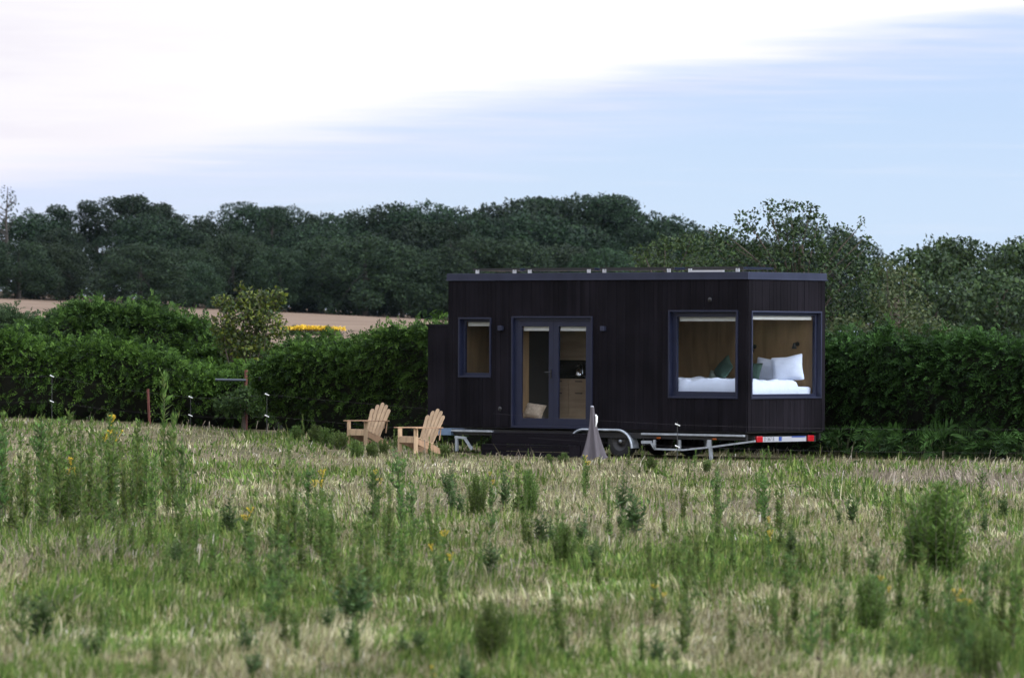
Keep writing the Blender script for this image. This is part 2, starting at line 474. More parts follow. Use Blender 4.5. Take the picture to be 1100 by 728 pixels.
# ------------------------------------------------------------------ ground
def build_ground():
    xs = np.concatenate([[-6000, -2500, -900, -400, -200], np.arange(-110, 110.1, 5)[:15], np.arange(-36, 36.1, .75), np.arange(40, 121, 5), [200, 400, 900, 2500, 6000]])
    ys = np.concatenate([[-3000, -500, -60, 0, 20], np.arange(30, 135, .75), np.arange(136, 300, 6), np.arange(305, 760, 15), [800, 1000, 2000, 6000]])
    X, Y = np.meshgrid(xs, ys)
    Z = ground_z(np.clip(X, -110, 110), np.clip(Y, 30, 760))
    Z = np.where(Y > 122, Z * 1.0, Z)
    V = np.stack([X.ravel(), Y.ravel(), Z.ravel()], 1)
    nx, ny = len(xs), len(ys)
    i = np.arange(nx * ny).reshape(ny, nx)
    Q = np.stack([i[:-1, :-1].ravel(), i[:-1, 1:].ravel(), i[1:, 1:].ravel(), i[1:, :-1].ravel()], 1)
    me = quad_mesh('ground', V, Q, M['ground'], smooth=True)
    me.materials.append(M['field'])
    yc = V[Q].mean(1)[:, 1]
    me.polygons.foreach_set('material_index', (yc > 150).astype(np.int32))
    tag(link('ground', me), kind='structure')


build_ground()

# ------------------------------------------------------------------ leaf clouds
def diamonds(P, D, L, W, nrm=None, fold=.0):
    """pointed leaf quads: base P, direction D (unit), length L, width W -> V,Q"""
    n = len(P)
    if nrm is None:
        nrm = R.normal(size=(n, 3))
    S = np.cross(D, nrm); S /= (np.linalg.norm(S, axis=1, keepdims=True) + 1e-9)
    L = np.asarray(L).reshape(-1, 1); W = np.asarray(W).reshape(-1, 1)
    mid = P + D * L * .45
    V = np.empty((n, 4, 3))
    V[:, 0] = P; V[:, 1] = mid + S * W * .5; V[:, 2] = P + D * L; V[:, 3] = mid - S * W * .5
    Q = np.arange(n * 4).reshape(n, 4)
    return V.reshape(-1, 3), Q


def unit(a):
    return a / (np.linalg.norm(a, axis=1, keepdims=True) + 1e-9)


def tint(n, cols, jit=.25, w=None):
    """per-leaf colour: pick between the given greens, jitter brightness"""
    cols = np.array(cols)
    k = R.choice(len(cols), n, p=w)
    c = cols[k] * (1 + R.uniform(-jit, jit, (n, 1)))
    return np.clip(c, .003, 1)


def lobes_cloud(lobes, per_m2, leaf, up=.3, cols=None, droop=0, depth=.3, jit=.3, sprig=0):
    """leaf clumps spread through the outer volume of ellipsoid lobes (cx,cy,cz,rx,ry,rz)"""
    Vs, Cs = [], []
    for (cx, cy, cz, rx, ry, rz) in lobes:
        area = 4 * PI * ((rx * ry) ** 1.6 / 3 + (rx * rz) ** 1.6 / 3 + (ry * rz) ** 1.6 / 3) ** (1 / 1.6)
        n = max(20, int(area * per_m2))
        d = unit(R.normal(size=(n, 3)))
        # clumpy surface: radial displacement from direction noise + scattered depth
        ph = R.uniform(0, 50)
        bump = fbm(d[:, 0] * 2.6 + ph + d[:, 2] * 1.3, d[:, 1] * 2.6 + d[:, 2] * 2.2 + ph, 3)
        keep = R.uniform(size=n) < np.clip(.35 + 1.5 * (bump - .25), .12, 1)
        d = d[keep]; bump = bump[keep]; n = len(d)
        r = (.74 + .52 * (bump - .3)) * (1 - depth * R.uniform(0, 1, n) ** 2)
        P = np.stack([cx + d[:, 0] * rx * r, cy + d[:, 1] * ry * r, cz + d[:, 2] * rz * r], 1)
        if sprig:
            far = R.uniform(size=n) < sprig
            P[far] += d[far] * np.array([rx, ry, rz]) * R.uniform(0, .28, (far.sum(), 1))
        D = unit(d * .45 + R.normal(size=(n, 3)) * .8 + np.array([0, 0, up * .5 - .1]))
        L = leaf * R.uniform(.6, 1.5, n)
        V, Q = diamonds(P, D, L, L * R.uniform(.45, .8, n), nrm=d + np.array([0, 0, .25]) + R.normal(size=(n, 3)) * .38)
        c = tint(n, cols, jit)
        Vs.append(V); Cs.append(np.repeat(c, 4, axis=0))
    V = np.concatenate(Vs); C = np.concatenate(Cs)
    return V, np.arange(len(V)).reshape(-1, 4), C


def trunk_mb(h, r, limbs, lean=(0, 0)):
    mb = MB()
    mb.tube([(0, 0, -.2), (lean[0] * .3, lean[1] * .3, h * .3), (lean[0] * .7, lean[1] * .7, h * .65), (lean[0], lean[1], h)], [r * 1.35, r, r * .8, r * .45], 9)
    for (zs, tx, ty, tz, rr) in limbs:
        f = zs / h
        p0 = Vector((lean[0] * f, lean[1] * f, zs)); p1 = Vector((tx, ty, tz))
        mid = p0.lerp(p1, .5) + Vector((random.uniform(-.2, .2), random.uniform(-.2, .2), .12 * (p1 - p0).length))
        mb.tube([p0, mid, p1], [rr, rr * .7, rr * .25], 6)
    return mb


# ------------------------------------------------------------------ far wood: crown variants 
GR_FAR = [(.016, .032, .015), (.022, .042, .018), (.030, .054, .021), (.011, .022, .013)]


def far_variant(kind, seed):
    rs = np.random.default_rng(seed); random.seed(seed)
    lobes = []
    if kind == 'broad':       # rounded crown of distinct clumps reaching low, 12 m tall, 11 m wide
        H, Wd = 12, 5.2
        for k in range(34):
            a = k * 2.4 + rs.uniform(-.4, .4); zf = .07 + .80 * ((k + .5) / 34) ** .85
            rr = Wd * math.sqrt(max(.03, 1 - ((zf - .38) / .56) ** 2)) * rs.uniform(.72, 1.0)
            q = rs.uniform(1.05, 1.75)
            lobes.append((math.cos(a) * rr, math.sin(a) * rr, H * zf, q * 1.15, q * 1.15, q * .85))
        lobes.append((0, 0, H * .42, 4.0, 4.0, 4.8)); lobes.append((rs.uniform(-1, 1), 0, H * .86, 2.4, 2.2, 1.5))
        per, leaf = 26, .27
    elif kind == 'pine':      # domed, layered crown on a bare trunk
        H = 15
        for k in range(22):
            a = rs.uniform(0, 2 * PI); zf = rs.uniform(.52, .93); rr = rs.uniform(.6, 4.4) * math.sqrt(max(.12, 1 - ((zf - .6) / .42) ** 2))
            q = rs.uniform(.9, 1.6)
            lobes.append((math.cos(a) * rr, math.sin(a) * rr, H * zf, q * 1.25, q * 1.25, q * .75))
        lobes.append((0, 0, H * .76, 3.0, 3.0, 2.4))
        per, leaf = 26, .26
    else:                     # tall ragged
        H = 14
        for k in range(24):
            a = rs.uniform(0, 2 * PI); zf = rs.uniform(.12, .95); rr = rs.uniform(.6, 3.2) * (1.15 - zf * .6)
            q = rs.uniform(.8, 1.5)
            lobes.append((math.cos(a) * rr, math.sin(a) * rr, H * zf, q, q, q))
        lobes.append((0, 0, H * .5, 2.3, 2.3, 5.0))
        per, leaf = 26, .26
    V, Q, C = lobes_cloud(lobes, per, leaf, up=.25, cols=GR_FAR, jit=.35, depth=.22, sprig=.10)
    crown = quad_mesh('crown', V, Q, M['wood'], C)
    limbs = [(H * rs.uniform(.35, .6), l[0] * .8, l[1] * .8, l[2], .12) for l in lobes[:6]]
    tr = trunk_mb(H * .8, .3, limbs)
    return crown, tr, H


def make_far(kind, seed, name):
    crown, tr, H = far_variant(kind, seed)
    e = empty(name)
    tr.build('trunk', M['farbark'], e); link('crown', crown, e)
    return e, H


protos = {}
for kind, nm, seeds in (('broad', 'broadleaf_tree', (1, 2, 3, 4)), ('pine', 'pine_tree', (11, 12)), ('ragged', 'woodland_tree', (21, 22))):
    protos[kind] = [make_far(kind, s, nm) for s in seeds]
used = set()
WOOD_LABELS = {}


def far_tree(kind, px, top, y, wscale=1.0, label=None, group='trees of the far wood'):
    k = random.randrange(len(protos[kind]))
    src, H = protos[kind][k]
    key = (kind, k)
    x = (px - CX) / F * y; zb = gz(x, y)
    ztop = CAM_Z + (HOR - top) / F * y
    s = (ztop - zb) / (H * 1.03)
    if key in used: o = copy_tree(src)
    else: o = src; used.add(key)
    if group.startswith('front'):
        for c_ in o.children:
            if c_.name.startswith('crown'): c_.material_slots[0].link = 'OBJECT'; c_.material_slots[0].material = M['wood_front']
    o.location = (x, y, zb - .1); o.scale = (s * wscale, s * wscale, s); o.rotation_euler = (0, 0, random.uniform(0, 6.28))
    tag(o, label, 'tree', group)
    return o


random.seed(5)
# back row makes the skyline
sky_row = [(-40, 226, 'ragged'), (38, 221, 'ragged'), (72, 217, 'pine'), (104, 212, 'pine'), (134, 205, 'pine'), (166, 214, 'pine'), (200, 226, 'broad'),
           (236, 221, 'broad'), (268, 212, 'pine'), (292, 216, 'pine'), (322, 221, 'broad'), (356, 223, 'broad'), (392, 217, 'broad'), (424, 211, 'broad'),
           (455, 209, 'broad'), (492, 216, 'broad'), (526, 213, 'ragged'), (556, 207, 'broad'), (588, 204, 'pine'), (618, 200, 'broad'), (648, 201, 'pine'),
           (680, 216, 'broad'), (708, 231, 'broad'), (738, 243, 'broad'), (775, 246, 'broad'), (820, 250, 'broad'), (870, 262, 'broad'), (-90, 230, 'broad')]
for (px, tp, kd) in sky_row:
    lab = {'pine': 'dark flat-topped pine rising on the skyline of the far wood',
           'broad': 'rounded dark broadleaf crown on the skyline of the far wood',
           'ragged': 'tall ragged dark tree on the skyline of the far wood'}[kd]
    far_tree(kd, px, tp, 690 + random.uniform(-8, 14), random.uniform(.95, 1.2), lab, {'pine': 'skyline pines of the far wood', 'broad': 'skyline broadleaf trees of the far wood', 'ragged': 'ragged skyline trees of the far wood'}[kd])
# middle row
for k, px in enumerate(range(-70, 900, 46)):
    tp = 238 + 14 * math.sin(k * 2.1) + random.uniform(-8, 8)
    far_tree('broad' if k % 4 else 'ragged', px + random.uniform(-10, 10), tp, 676 + random.uniform(-4, 5), random.uniform(1.0, 1.35),
             'dark tree packed in the middle depth of the far wood', 'middle trees of the far wood')
# front row along the stubble field
for k, (px, tp) in enumerate([(-30, 262), (20, 255), (62, 258), (205, 262), (250, 246), (300, 262), (345, 250), (392, 246), (432, 258), (470, 262), (510, 246), (555, 250), (600, 256), (650, 260), (700, 262), (760, 268)]):
    far_tree('broad', px, tp, 660 + random.uniform(-4, 6), random.uniform(1.05, 1.4),
             'leafy tree at the front edge of the far wood along the stubble field', 'front trees of the far wood')
far_tree('broad', 150, 258, 640, 1.55, 'wide pale green spreading tree in front of the far wood, left of the yellow-green shrub', 'front trees of the far wood')
far_tree('broad', 208, 278, 650, 1.25, 'low pale rounded tree just right of the wide spreading tree at the field edge', 'front trees of the far wood')

# thin bare tree at the left edge
def bare_tree():
    e = empty('bare_tree', (at(6, 300, 668).x, 668, gz(at(6, 300, 668).x, 668)))
    mb = MB(); rr = random.Random(3)
    H = pyz(203, 668) - e.location.z
    mb.tube([(0, 0, 0), (.3, 0, 5), (0, 0, 10), (.2, 0, H)], [.28, .22, .15, .04], 6)
    for k in range(16):
        z = rr.uniform(7, H - .6); a = rr.uniform(0, 6.28); l = rr.uniform(1.2, 3.2) * (1.25 - (z - 7) / 12)
        p0 = Vector((.1, 0, z)); p1 = p0 + Vector((math.cos(a) * l, math.sin(a) * l, l * .55)); mb.tube([p0, p1], [.08, .03], 4)
        for q in range(3):
            b = p0.lerp(p1, rr.uniform(.4, 1)); mb.tube([b, b + Vector((rr.uniform(-.8, .8), rr.uniform(-.8, .8), rr.uniform(.2, .9)))], [.04, .02], 4)
    mb.build('trunk', M['farbark'], e)
    P = []
    for k in range(130):
        z = rr.uniform(8, H + .3); l = 2.4 * (1.2 - (z - 8) / 8); P.append((rr.uniform(-l, l), rr.uniform(-l, l), z))
    P = np.array(P); V, Q = diamonds(P, unit(R.normal(size=P.shape)), R.uniform(.25, .5, len(P)), R.uniform(.2, .35, len(P)))
    link('crown', quad_mesh('crown', V, Q, M['wood'], np.repeat(tint(len(P), GR_FAR), 4, axis=0)), e)
    tag(e, 'thin nearly bare tree standing above the wood at the far left edge', 'tree')


bare_tree()

# copse right of the cabin, beyond the hedge
GR_MID = [(.020, .043, .014), (.030, .058, .018), (.046, .080, .024), (.013, .029, .011)]


def mid_tree(px, top, y, wd, seed, label, cols=GR_MID, per=34, leaf=.20, low=.1, group='copse trees beyond the hedge'):
    rs = np.random.default_rng(seed)
    x = (px - CX) / F * y; zb = gz(x, y); ztop = CAM_Z + (HOR - top) / F * y; H = ztop - zb
    lobes = []
    for k in range(26):
        a = rs.uniform(0, 2 * PI); zf = rs.uniform(low + .12, .88)
        rr = wd / 2 * math.sqrt(max(.06, 1 - ((zf - .4) / .62) ** 2)) * rs.uniform(.4, .85)
        s = H * rs.uniform(.10, .17)
        lobes.append((math.cos(a) * rr, math.sin(a) * rr, H * zf, s * 1.35, s * 1.35, s))
    lobes.append((0, 0, H * .48, wd * .3, wd * .3, H * .33))
    lobes.append((0, 0, H * .86, H * .17, H * .17, H * .12))
    e = empty('broadleaf_tree', (x, y, zb))
    V, Q, C = lobes_cloud(lobes, per, leaf, up=.2, cols=cols, jit=.35, depth=.3, sprig=.15)
    trunk_mb(H * .75, H * .03, [(H * .35, l[0] * .8, l[1] * .8, l[2], .07) for l in lobes[:8]]).build('trunk', M['bark'], e)
    link('crown', quad_mesh('crown', V, Q, M['midtree'], C), e)
    tag(e, label, 'tree', group)


mid_tree(985, 262, 240, 6.2, 31, 'round leafy tree between the ragged oak and the copse beyond the right hedge')
mid_tree(1040, 252, 255, 7.0, 32, 'broad domed tree of the copse above the right hedge')
mid_tree(1098, 246, 250, 6.6, 33, 'tallest leafy tree of the copse at the right edge')
mid_tree(1165, 250, 255, 7.0, 34, 'leafy copse tree past the right edge of the hedge')
mid_tree(1070, 285, 225, 5.6, 35, 'lower rounded tree in front of the copse above the right hedge')
mid_tree(1005, 300, 215, 5.2, 36, 'low pale bushy tree directly above the right hedge top')
mid_tree(1135, 300, 220, 5.4, 37, 'low bushy tree above the hedge just past the right edge')

# ragged oak behind the cabin: explicit limbs and leaf sprays
GR_OAK = [(.016, .036, .010), (.024, .048, .013), (.036, .068, .018), (.010, .022, .008), (.055, .085, .030)]


def oak(name, outline, y, label, per=115, leaf=.105, cols=GR_OAK, seed=4):
    """outline: lobes as (px, py, half width px, half height px)"""
    rs = random.Random(seed)
    s = y / F
    cx = sum(o[0] for o in outline) / len(outline)
    x0 = (cx - CX) * s; zb = gz(x0, y)
    e = empty(name, (x0, y, zb))
    lobes, limbs = [], []
    for (px, py, hw, hh) in outline:
        p = at(px, py, y); dy = rs.uniform(-1.1, 1.1)
        lobes.append((p.x - x0, dy, p.z - zb, hw * s, min(hw, 40) * s, hh * s))
        limbs.append((1.2 + .3 * max(0, p.z - zb - 2), p.x - x0, dy, p.z - zb + hh * s * .1, .04))
    V, Q, C = lobes_cloud(lobes, per, leaf, up=.25, cols=cols, jit=.4, depth=.45, sprig=.18)
    H = max(l[2] for l in lobes)
    trunk_mb(H * .8, .17, limbs).build('trunk', M['bark'], e)
    link('crown', quad_mesh('crown', V, Q, M['oak'], C), e)
    tag(e, label, 'tree')


oak('oak_tree', [(800, 236, 13, 12), (823, 224, 13, 10), (848, 221, 14, 9), (868, 226, 12, 9), (775, 250, 14, 10), (842, 240, 24, 13), (880, 238, 13, 12), (905, 248, 15, 11),
                 (812, 258, 30, 18), (860, 262, 34, 22), (900, 272, 30, 20), (770, 275, 32, 20), (825, 285, 36, 22), (880, 300, 36, 24), (930, 290, 24, 18), (785, 305, 36, 22), (840, 320, 40, 24), (905, 335, 34, 24), (936, 330, 26, 24), (924, 240, 4, 9), (926, 256, 5, 6), (935, 262, 9, 8), (757, 246, 3, 6), (763, 262, 12, 9), (930, 318, 34, 26), (880, 345, 50, 22), (960, 345, 40, 22), (825, 345, 40, 22)],
    150, 'ragged oak with sparse leafy sprays against the sky, behind the right end of the cabin')
oak('oak_tree', [(690, 272, 16, 10), (715, 262, 18, 12), (740, 260, 18, 12), (705, 290, 30, 18), (745, 290, 30, 20), (725, 315, 36, 24), (765, 320, 30, 24)],
    158, 'lower brighter green tree behind the cabin roof, left of the ragged oak', cols=[(.030, .056, .014), (.044, .074, .018), (.020, .038, .011)], seed=8)
oak('hazel_tree', [(952, 285, 14, 12), (968, 300, 20, 16), (950, 318, 22, 18), (985, 330, 22, 18), (960, 345, 28, 20), (1000, 352, 24, 16), (915, 352, 26, 18), (945, 362, 34, 16), (990, 364, 30, 14)],
    146, 'pale yellowish leafy small tree right of the ragged oak, just above the hedge', cols=[(.06, .080, .026), (.045, .066, .020), (.085, .10, .042), (.030, .048, .016)], seed=9)

# ------------------------------------------------------------------ hedges
GR_H = [(.034, .070, .013), (.052, .104, .019), (.080, .150, .028), (.019, .040, .010)]
GR_HR = [(.027, .060, .014), (.040, .088, .020), (.062, .130, .032), (.015, .032, .010)]


def sprays(P, D, n_leaf, L, w, cols, curve=.35, jit=.3):
    """frond-like sprays: narrow leaflets set along an arching stem from P in direction D"""
    n = len(P)
    Vs, Cs = [], []
    c = tint(n, cols, jit)
    Ls = L * R.uniform(.6, 1.4, n)[:, None]
    side = unit(np.cross(D, np.array([0, 0, 1.0]) + R.normal(size=(n, 3)) * .55))
    for k in range(n_leaf):
        t = (k + .4) / n_leaf
        pos = P + D * Ls * t + np.array([0, 0, -1.0]) * (curve * Ls * t * t)
        ax = unit(D + np.array([0, 0, -2 * curve]) * t)
        sgn = 1 if k % 2 else -1
        dirn = unit(ax * .75 + side * sgn * (.75 if k < n_leaf - 1 else .0) + R.normal(size=(n, 3)) * .12)
        V, Q = diamonds(pos, dirn, (Ls[:, 0] * .42 * (1.15 - .6 * t)), np.full(n, w * L / .26) * R.uniform(.7, 1.3, n), nrm=np.cross(ax, side) + R.normal(size=(n, 3)) * .3)
        Vs.append(V); Cs.append(np.repeat(c * (1 + .15 * t), 4, axis=0))
    V = np.concatenate(Vs); C = np.concatenate(Cs)
    return V, C


def hedge(name, A, B, top, depth, label, cat='hedge', per=270, cols=GR_H, mat=None, wob=.24, frond=.22, seed=0, over=.46, foot=0.0, group=None):
    """hedge along the ground line A->B (camera side face), height given by top(u) in world z, depth away from camera"""
    A = np.array(A, float); B = np.array(B, float)
    Lh = np.linalg.norm(B - A); T = (B - A) / Lh
    Nn = np.array([T[1], -T[0]])
    if Nn[1] > 0: Nn = -Nn
    e = empty(name, (A[0], A[1], gz(*A)))
    o2 = np.array([A[0], A[1], gz(*A)])

    def surf(u, v):
        """u along 0..1, v 0..1 up the face, 1..2 across the top"""
        h0 = np.vectorize(top)(u)
        px = A[0] + T[0] * Lh * u; py = A[1] + T[1] * Lh * u
        g = ground_z(px, py) + foot
        n1 = fbm(u * Lh * .55 + seed * 7.7, v * 2.2 + seed, 31 + seed) - .5
        n2 = fbm(u * Lh * 1.9 + seed, v * 6 + 3, 37 + seed) - .5
        vf = np.clip(v, 0, 1); vt = np.clip(v - 1, 0, 1)
        n3 = fbm(u * Lh * 1.1 + seed * 3, v * 3.4 + 9, 43 + seed) - .5
        out = over * np.sin(vf * PI * .62) - .62 * (1 - vf) ** 1.5 + wob * 2.2 * n1 + .40 * n2 + .9 * wob * 2 * n3 - vt * depth
        z = g + (h0 - g) * (vf * .94 + .06 * np.sin(np.clip(v, 0, 2) * PI / 2)) + (wob * 1.7 * n1 + .30 * n2 + wob * 1.3 * n3) * np.clip(v * 1.2 - .3, 0, 1)
        ax = px + Nn[0] * out; ay = py + Nn[1] * out
        return np.stack([ax, ay, z], -1)
    # twiggy core
    nu, nv = max(8, int(Lh * 2)), 12
    U, Vv = np.meshgrid(np.linspace(0, 1, nu), np.linspace(0, 2, nv))
    S = surf(U.ravel(), Vv.ravel())
    S[:, 0] -= Nn[0] * .22; S[:, 1] -= Nn[1] * .22; S[:, 2] -= .16 * np.clip(Vv.ravel(), 0, 1)
    i = np.arange(nu * nv).reshape(nv, nu)
    Q = np.stack([i[:-1, :-1].ravel(), i[:-1, 1:].ravel(), i[1:, 1:].ravel(), i[1:, :-1].ravel()], 1)
    back = S.reshape(nv, nu, 3)[-1].copy(); back[:, 2] = ground_z(back[:, 0], back[:, 1]) - .1
    nb = len(S); S = np.concatenate([S, back])
    ib = nb + np.arange(nu)
    Q = np.concatenate([Q, np.stack([i[-1, :-1], i[-1, 1:], ib[1:], ib[:-1]], 1)])
    link('twigs', quad_mesh('twigs', S - o2, Q, M['twig'], smooth=True), e)
    # leaves
    hm = float(np.mean([top(q) for q in np.linspace(0, 1, 9)])) - float(gz(*((A + B) / 2)))
    n = int(Lh * (hm + depth * .8) * per)
    u = R.uniform(0, 1, n); v = R.uniform(0, 1, n)
    tp = R.uniform(size=n) < depth * .8 / (hm + depth * .8)
    v = np.where(tp, 1 + v ** 1.3, v ** .85)
    thin = R.uniform(size=n) < .30 + .70 * sstep(.18, .95, v + .5 * (fbm(u * Lh * .8 + seed, v * 3, 51) - .5)); u = u[thin]; v = v[thin]; n = len(u)
    P = surf(u, v)
    eps = 1e-3
    du = surf(np.clip(u + eps, 0, 1), v) - surf(np.clip(u - eps, 0, 1), v); dv = surf(u, v + .02) - P
    nn = unit(np.cross(du, dv)); flip = (nn @ np.array([Nn[0], Nn[1], .6])) < 0; nn[flip] *= -1
    P -= nn * R.uniform(0, .22, (n, 1))
    D = unit(nn * .9 + np.array([0, 0, .42]) + R.normal(size=(n, 3)) * .42)
    # loose shoots standing out of the top
    ns = int(Lh * 26); us = R.uniform(0, 1, ns); vs_ = R.uniform(.82, 1.7, ns); Ps = surf(us, vs_)
    P = np.concatenate([P, Ps - [0, 0, .05], Ps + [0, 0, .10], Ps + [0, 0, .22]])
    Dn = unit(np.array([0, 0, .75]) + R.normal(size=(ns * 3, 3)) * .55)
    D = np.concatenate([D, Dn])
    V, C = sprays(P, D, 9, frond, .040, cols)
    link('foliage', quad_mesh('foliage', V - o2, np.arange(len(V)).reshape(-1, 4), mat or M['hedge'], C), e)
    tag(e, label, cat, group)
    return e


def hline(s):   # line of the hedge behind the cabin, s metres along from its right end
    return (6.6 - CT * s + 6.5 * CT, 104.9 + ST * s - 6.5 * ST)




def prof(pts):
    us, zs = zip(*pts)
    return lambda u: float(np.interp(u, us, zs))


# right of and behind the cabin
hedge('hedge', hline(-1.5), hline(14.5), prof([(0, 2.36), (.25, 2.33), (.42, 2.30), (.55, 2.42), (1, 2.55)]), 1.7,
      'dense dark green hedge running behind the cabin to the right edge', cols=GR_HR, mat=M['hedgeR'], seed=1, wob=.25)
# from behind the cabin's left end to the gap by the rail
hedge('hedge', hline(13.2), hline(22.6), prof([(0, 2.62), (.48, 2.58), (.60, 2.42), (.72, 2.10), (.88, 1.95), (1, 1.6)]), 2.0,
      'dark bushy hedge behind the two wooden chairs, left of the cabin', seed=2, wob=.24)
# left hedge, nearer the frame edge
hedge('hedge', (-5.6, 118.6), (-15.5, 119.3), prof([(0, 1.45), (.18, 1.72), (.40, 2.12), (.6, 2.28), (1, 2.36)]), 2.0,
      'bright topped front hedge along the left edge of the field', seed=3, wob=.26, cols=[(.040, .084, .014), (.062, .125, .020), (.095, .175, .032), (.022, .046, .011)])
# higher mound behind it
hedge('overgrown_hedge', (-6.2, 125.5), (-12.4, 125.0), prof([(0, 1.9), (.12, 2.15), (.30, 2.50), (.55, 2.95), (.82, 3.0), (1, 2.5)]), 3.2,
      'tall overgrown bramble mound rising behind the front left hedge', seed=4, wob=.5, frond=.25, cols=[(.034, .072, .015), (.052, .104, .022), (.080, .148, .032), (.020, .042, .012)])
hedge('hedge', (-12.2, 131), (-17, 131), prof([(0, 2.75), (.3, 3.05), (1, 3.15)]), 2.5,
      'low pale hedge beyond the bramble mound at the left edge', seed=5, cols=[(.05, .08, .035), (.035, .06, .026)])
hedge('hedge', (-3.0, 123.5), (-8.0, 124.5), prof([(0, 2.15), (.4, 2.1), (1, 2.1)]), 1.6,
      'low hedge closing the gap below the yellow flowers', seed=6, wob=.3)

# yellow-green shrub
GR_Y = [(.080, .110, .016), (.055, .085, .018), (.035, .058, .018), (.12, .145, .02), (.055, .058, .025)]


def shrub(name, y, outline, label, cols=GR_Y, per=330, leaf=.09, cat='shrub', mat=None, th=1.5):
    s = y / F
    x0 = (outline[0][0] - CX) * s; zb = gz(x0, y)
    e = empty(name, (x0, y, zb)); lobes = []; limbs = []
    rr = random.Random(int(outline[0][0]))
    for (px, py, hw, hh) in outline:
        p = at(px, py, y); dy = rr.uniform(-.4, .4)
        lobes.append((p.x - x0, dy, p.z - zb, hw * s, hw * s, hh * s)); limbs.append((.3, p.x - x0, dy, p.z - zb + hh * s, .02))
    V, Q, C = lobes_cloud(lobes, per, leaf, up=.5, cols=cols, depth=.6, jit=.35, sprig=.4)
    link('foliage', quad_mesh('foliage', V, Q, mat or M['bushY'], C), e)
    trunk_mb(th, .05, limbs).build('branches', M['bark'], e)
    tag(e, label, cat)


shrub('shrub', 121.5, [(262, 345, 26, 22), (245, 328, 14, 10), (285, 328, 16, 16), (297, 322, 9, 12), (268, 322, 12, 12), (240, 352, 14, 16), (290, 352, 20, 18), (262, 372, 30, 18), (275, 340, 16, 14), (232, 325, 6, 5), (303, 318, 4, 8), (258, 312, 4, 9)],
      'yellow-green leafy shrub standing out of the hedge beside the stubble field')

# yellow flowering bank far off
def gorse():
    y = 340; x = (335 - CX) / F * y; zb = gz(x, y)
    e = empty('gorse_bush', (x, y, zb - .28))
    lobes = [(k * .55 - 1.7, 0, .46 + .14 * math.sin(k * 1.7), .55, .6, .40) for k in range(7)]
    V, Q, C = lobes_cloud(lobes, 120, .14, cols=[(.05, .075, .02), (.035, .055, .018)], up=.5)
    link('foliage', quad_mesh('foliage', V, Q, M['bushY'], C), e)
    P = np.stack([np.clip(R.normal(0, 1.05, 1500), -2.2, 2.2), R.uniform(-.6, .6, 1500), np.zeros(1500)], 1)
    P[:, 2] = .66 + .22 * fbm(P[:, 0] * 1.4, P[:, 1], 4) + R.uniform(-.06, .12, 1500)
    V, Q = diamonds(P, unit(R.normal(size=P.shape)), R.uniform(.10, .18, 1500), R.uniform(.08, .15, 1500))
    link('flowers', quad_mesh('flowers', V, Q, M['yellow']), e)
    tag(e, 'low bank of bright yellow flowers on the near side of the stubble field', 'flowering bush')


gorse()

# ------------------------------------------------------------------ the cabin
house = empty('tiny_house', (C0[0], C0[1], 0), -TH)
tag(house, 'black timber clad tiny house on a galvanised trailer at the field edge', 'tiny house')
L_, W_ = 7.84, 2.567
Z0, Z1, ZT = .575, 3.635, 3.755


def xl(px, t=0.0):          # local x on the plane y_local = t seen at photo column px
    k = (px - CX) / F
    return (k * (100 + t * CT) - C0[0] - t * ST) / (CT + k * ST)


def tl(px, x=0.0):          # local y on the plane x_local = x
    k = (px - CX) / F
    return (k * (100 - x * ST) - C0[0] - x * CT) / (ST - k * CT)


def zl(py, x, t):
    y = 100 - x * ST + t * CT
    return CAM_Z + (HOR - py) / F * y


# openings: (x0,x1,z0,z1)
WL = (xl(494.5), xl(527.5), 1.62, 2.82)
DR = (xl(551.5), xl(636.5), .60, 2.845)
WF = (xl(720), xl(792.5), 1.25, 2.97)
WE = (tl(806.5), tl(880.5), 1.25, 2.96)   # in local y on the end wall
front_open = [WL, DR, WF]; end_open = [WE]


def spans(a, b, opens, z0, z1):
    out = [(z0, z1)]
    for (o0, o1, p0, p1) in opens:
        if b > o0 + 1e-6 and a < o1 - 1e-6:
            nw = []
            for (q0, q1) in out:
                if p0 > q0: nw.append((q0, min(p0, q1)))
                if p1 < q1: nw.append((max(p1, q0), q1))
            out = nw
    return [s for s in out if s[1] - s[0] > .01]


def boards(a, b, opens, z0, z1, w=.118, gap=.0035):
    """vertical boards between a and b, cut at the openings -> (a,b,z0,z1)"""
    cuts = sorted(set([a, b] + [min(max(c, a), b) for o in opens for c in o[:2]]))
    res = []
    n = int(round((b - a) / w)); ed = [a + (b - a) * k / n for k in range(n + 1)]
    for k in range(n):
        e = [ed[k]] + [c for c in cuts if ed[k] + .004 < c < ed[k + 1] - .004] + [ed[k + 1]]
        for p, q in zip(e[:-1], e[1:]):
            for s in spans(p, q, opens, z0, z1):
                res.append((p + (gap / 2 if p == ed[k] else 0), q - (gap / 2 if q == ed[k + 1] else 0), *s))
    return res


rb = random.Random(12)
mb = MB()
for (a, b, p, q) in boards(-L_, 0, front_open, Z0, Z1):
    j = rb.uniform(-.004, .003); mb.box(a, b, -.020 + j, .004, p, q)
mb.build('cladding', M['clad'], house, bevel=.003)
mb = MB()
for (a, b, p, q) in boards(.003, W_, end_open, Z0, Z1):
    j = rb.uniform(-.004, .003); mb.box(-.004, .020 + j, a, b, p, q)
mb.build('cladding', M['clad'], house, bevel=.003)
mb = MB()
for (a, b, p, q) in boards(-L_, 0, [], Z0, Z1): mb.box(a, b, W_ - .004, W_ + .02, p, q)
for (a, b, p, q) in boards(0, W_, [], Z0, Z1): mb.box(-L_ - .02, -L_ + .004, a, b, p, q)
mb.build('cladding', M['clad'], house)


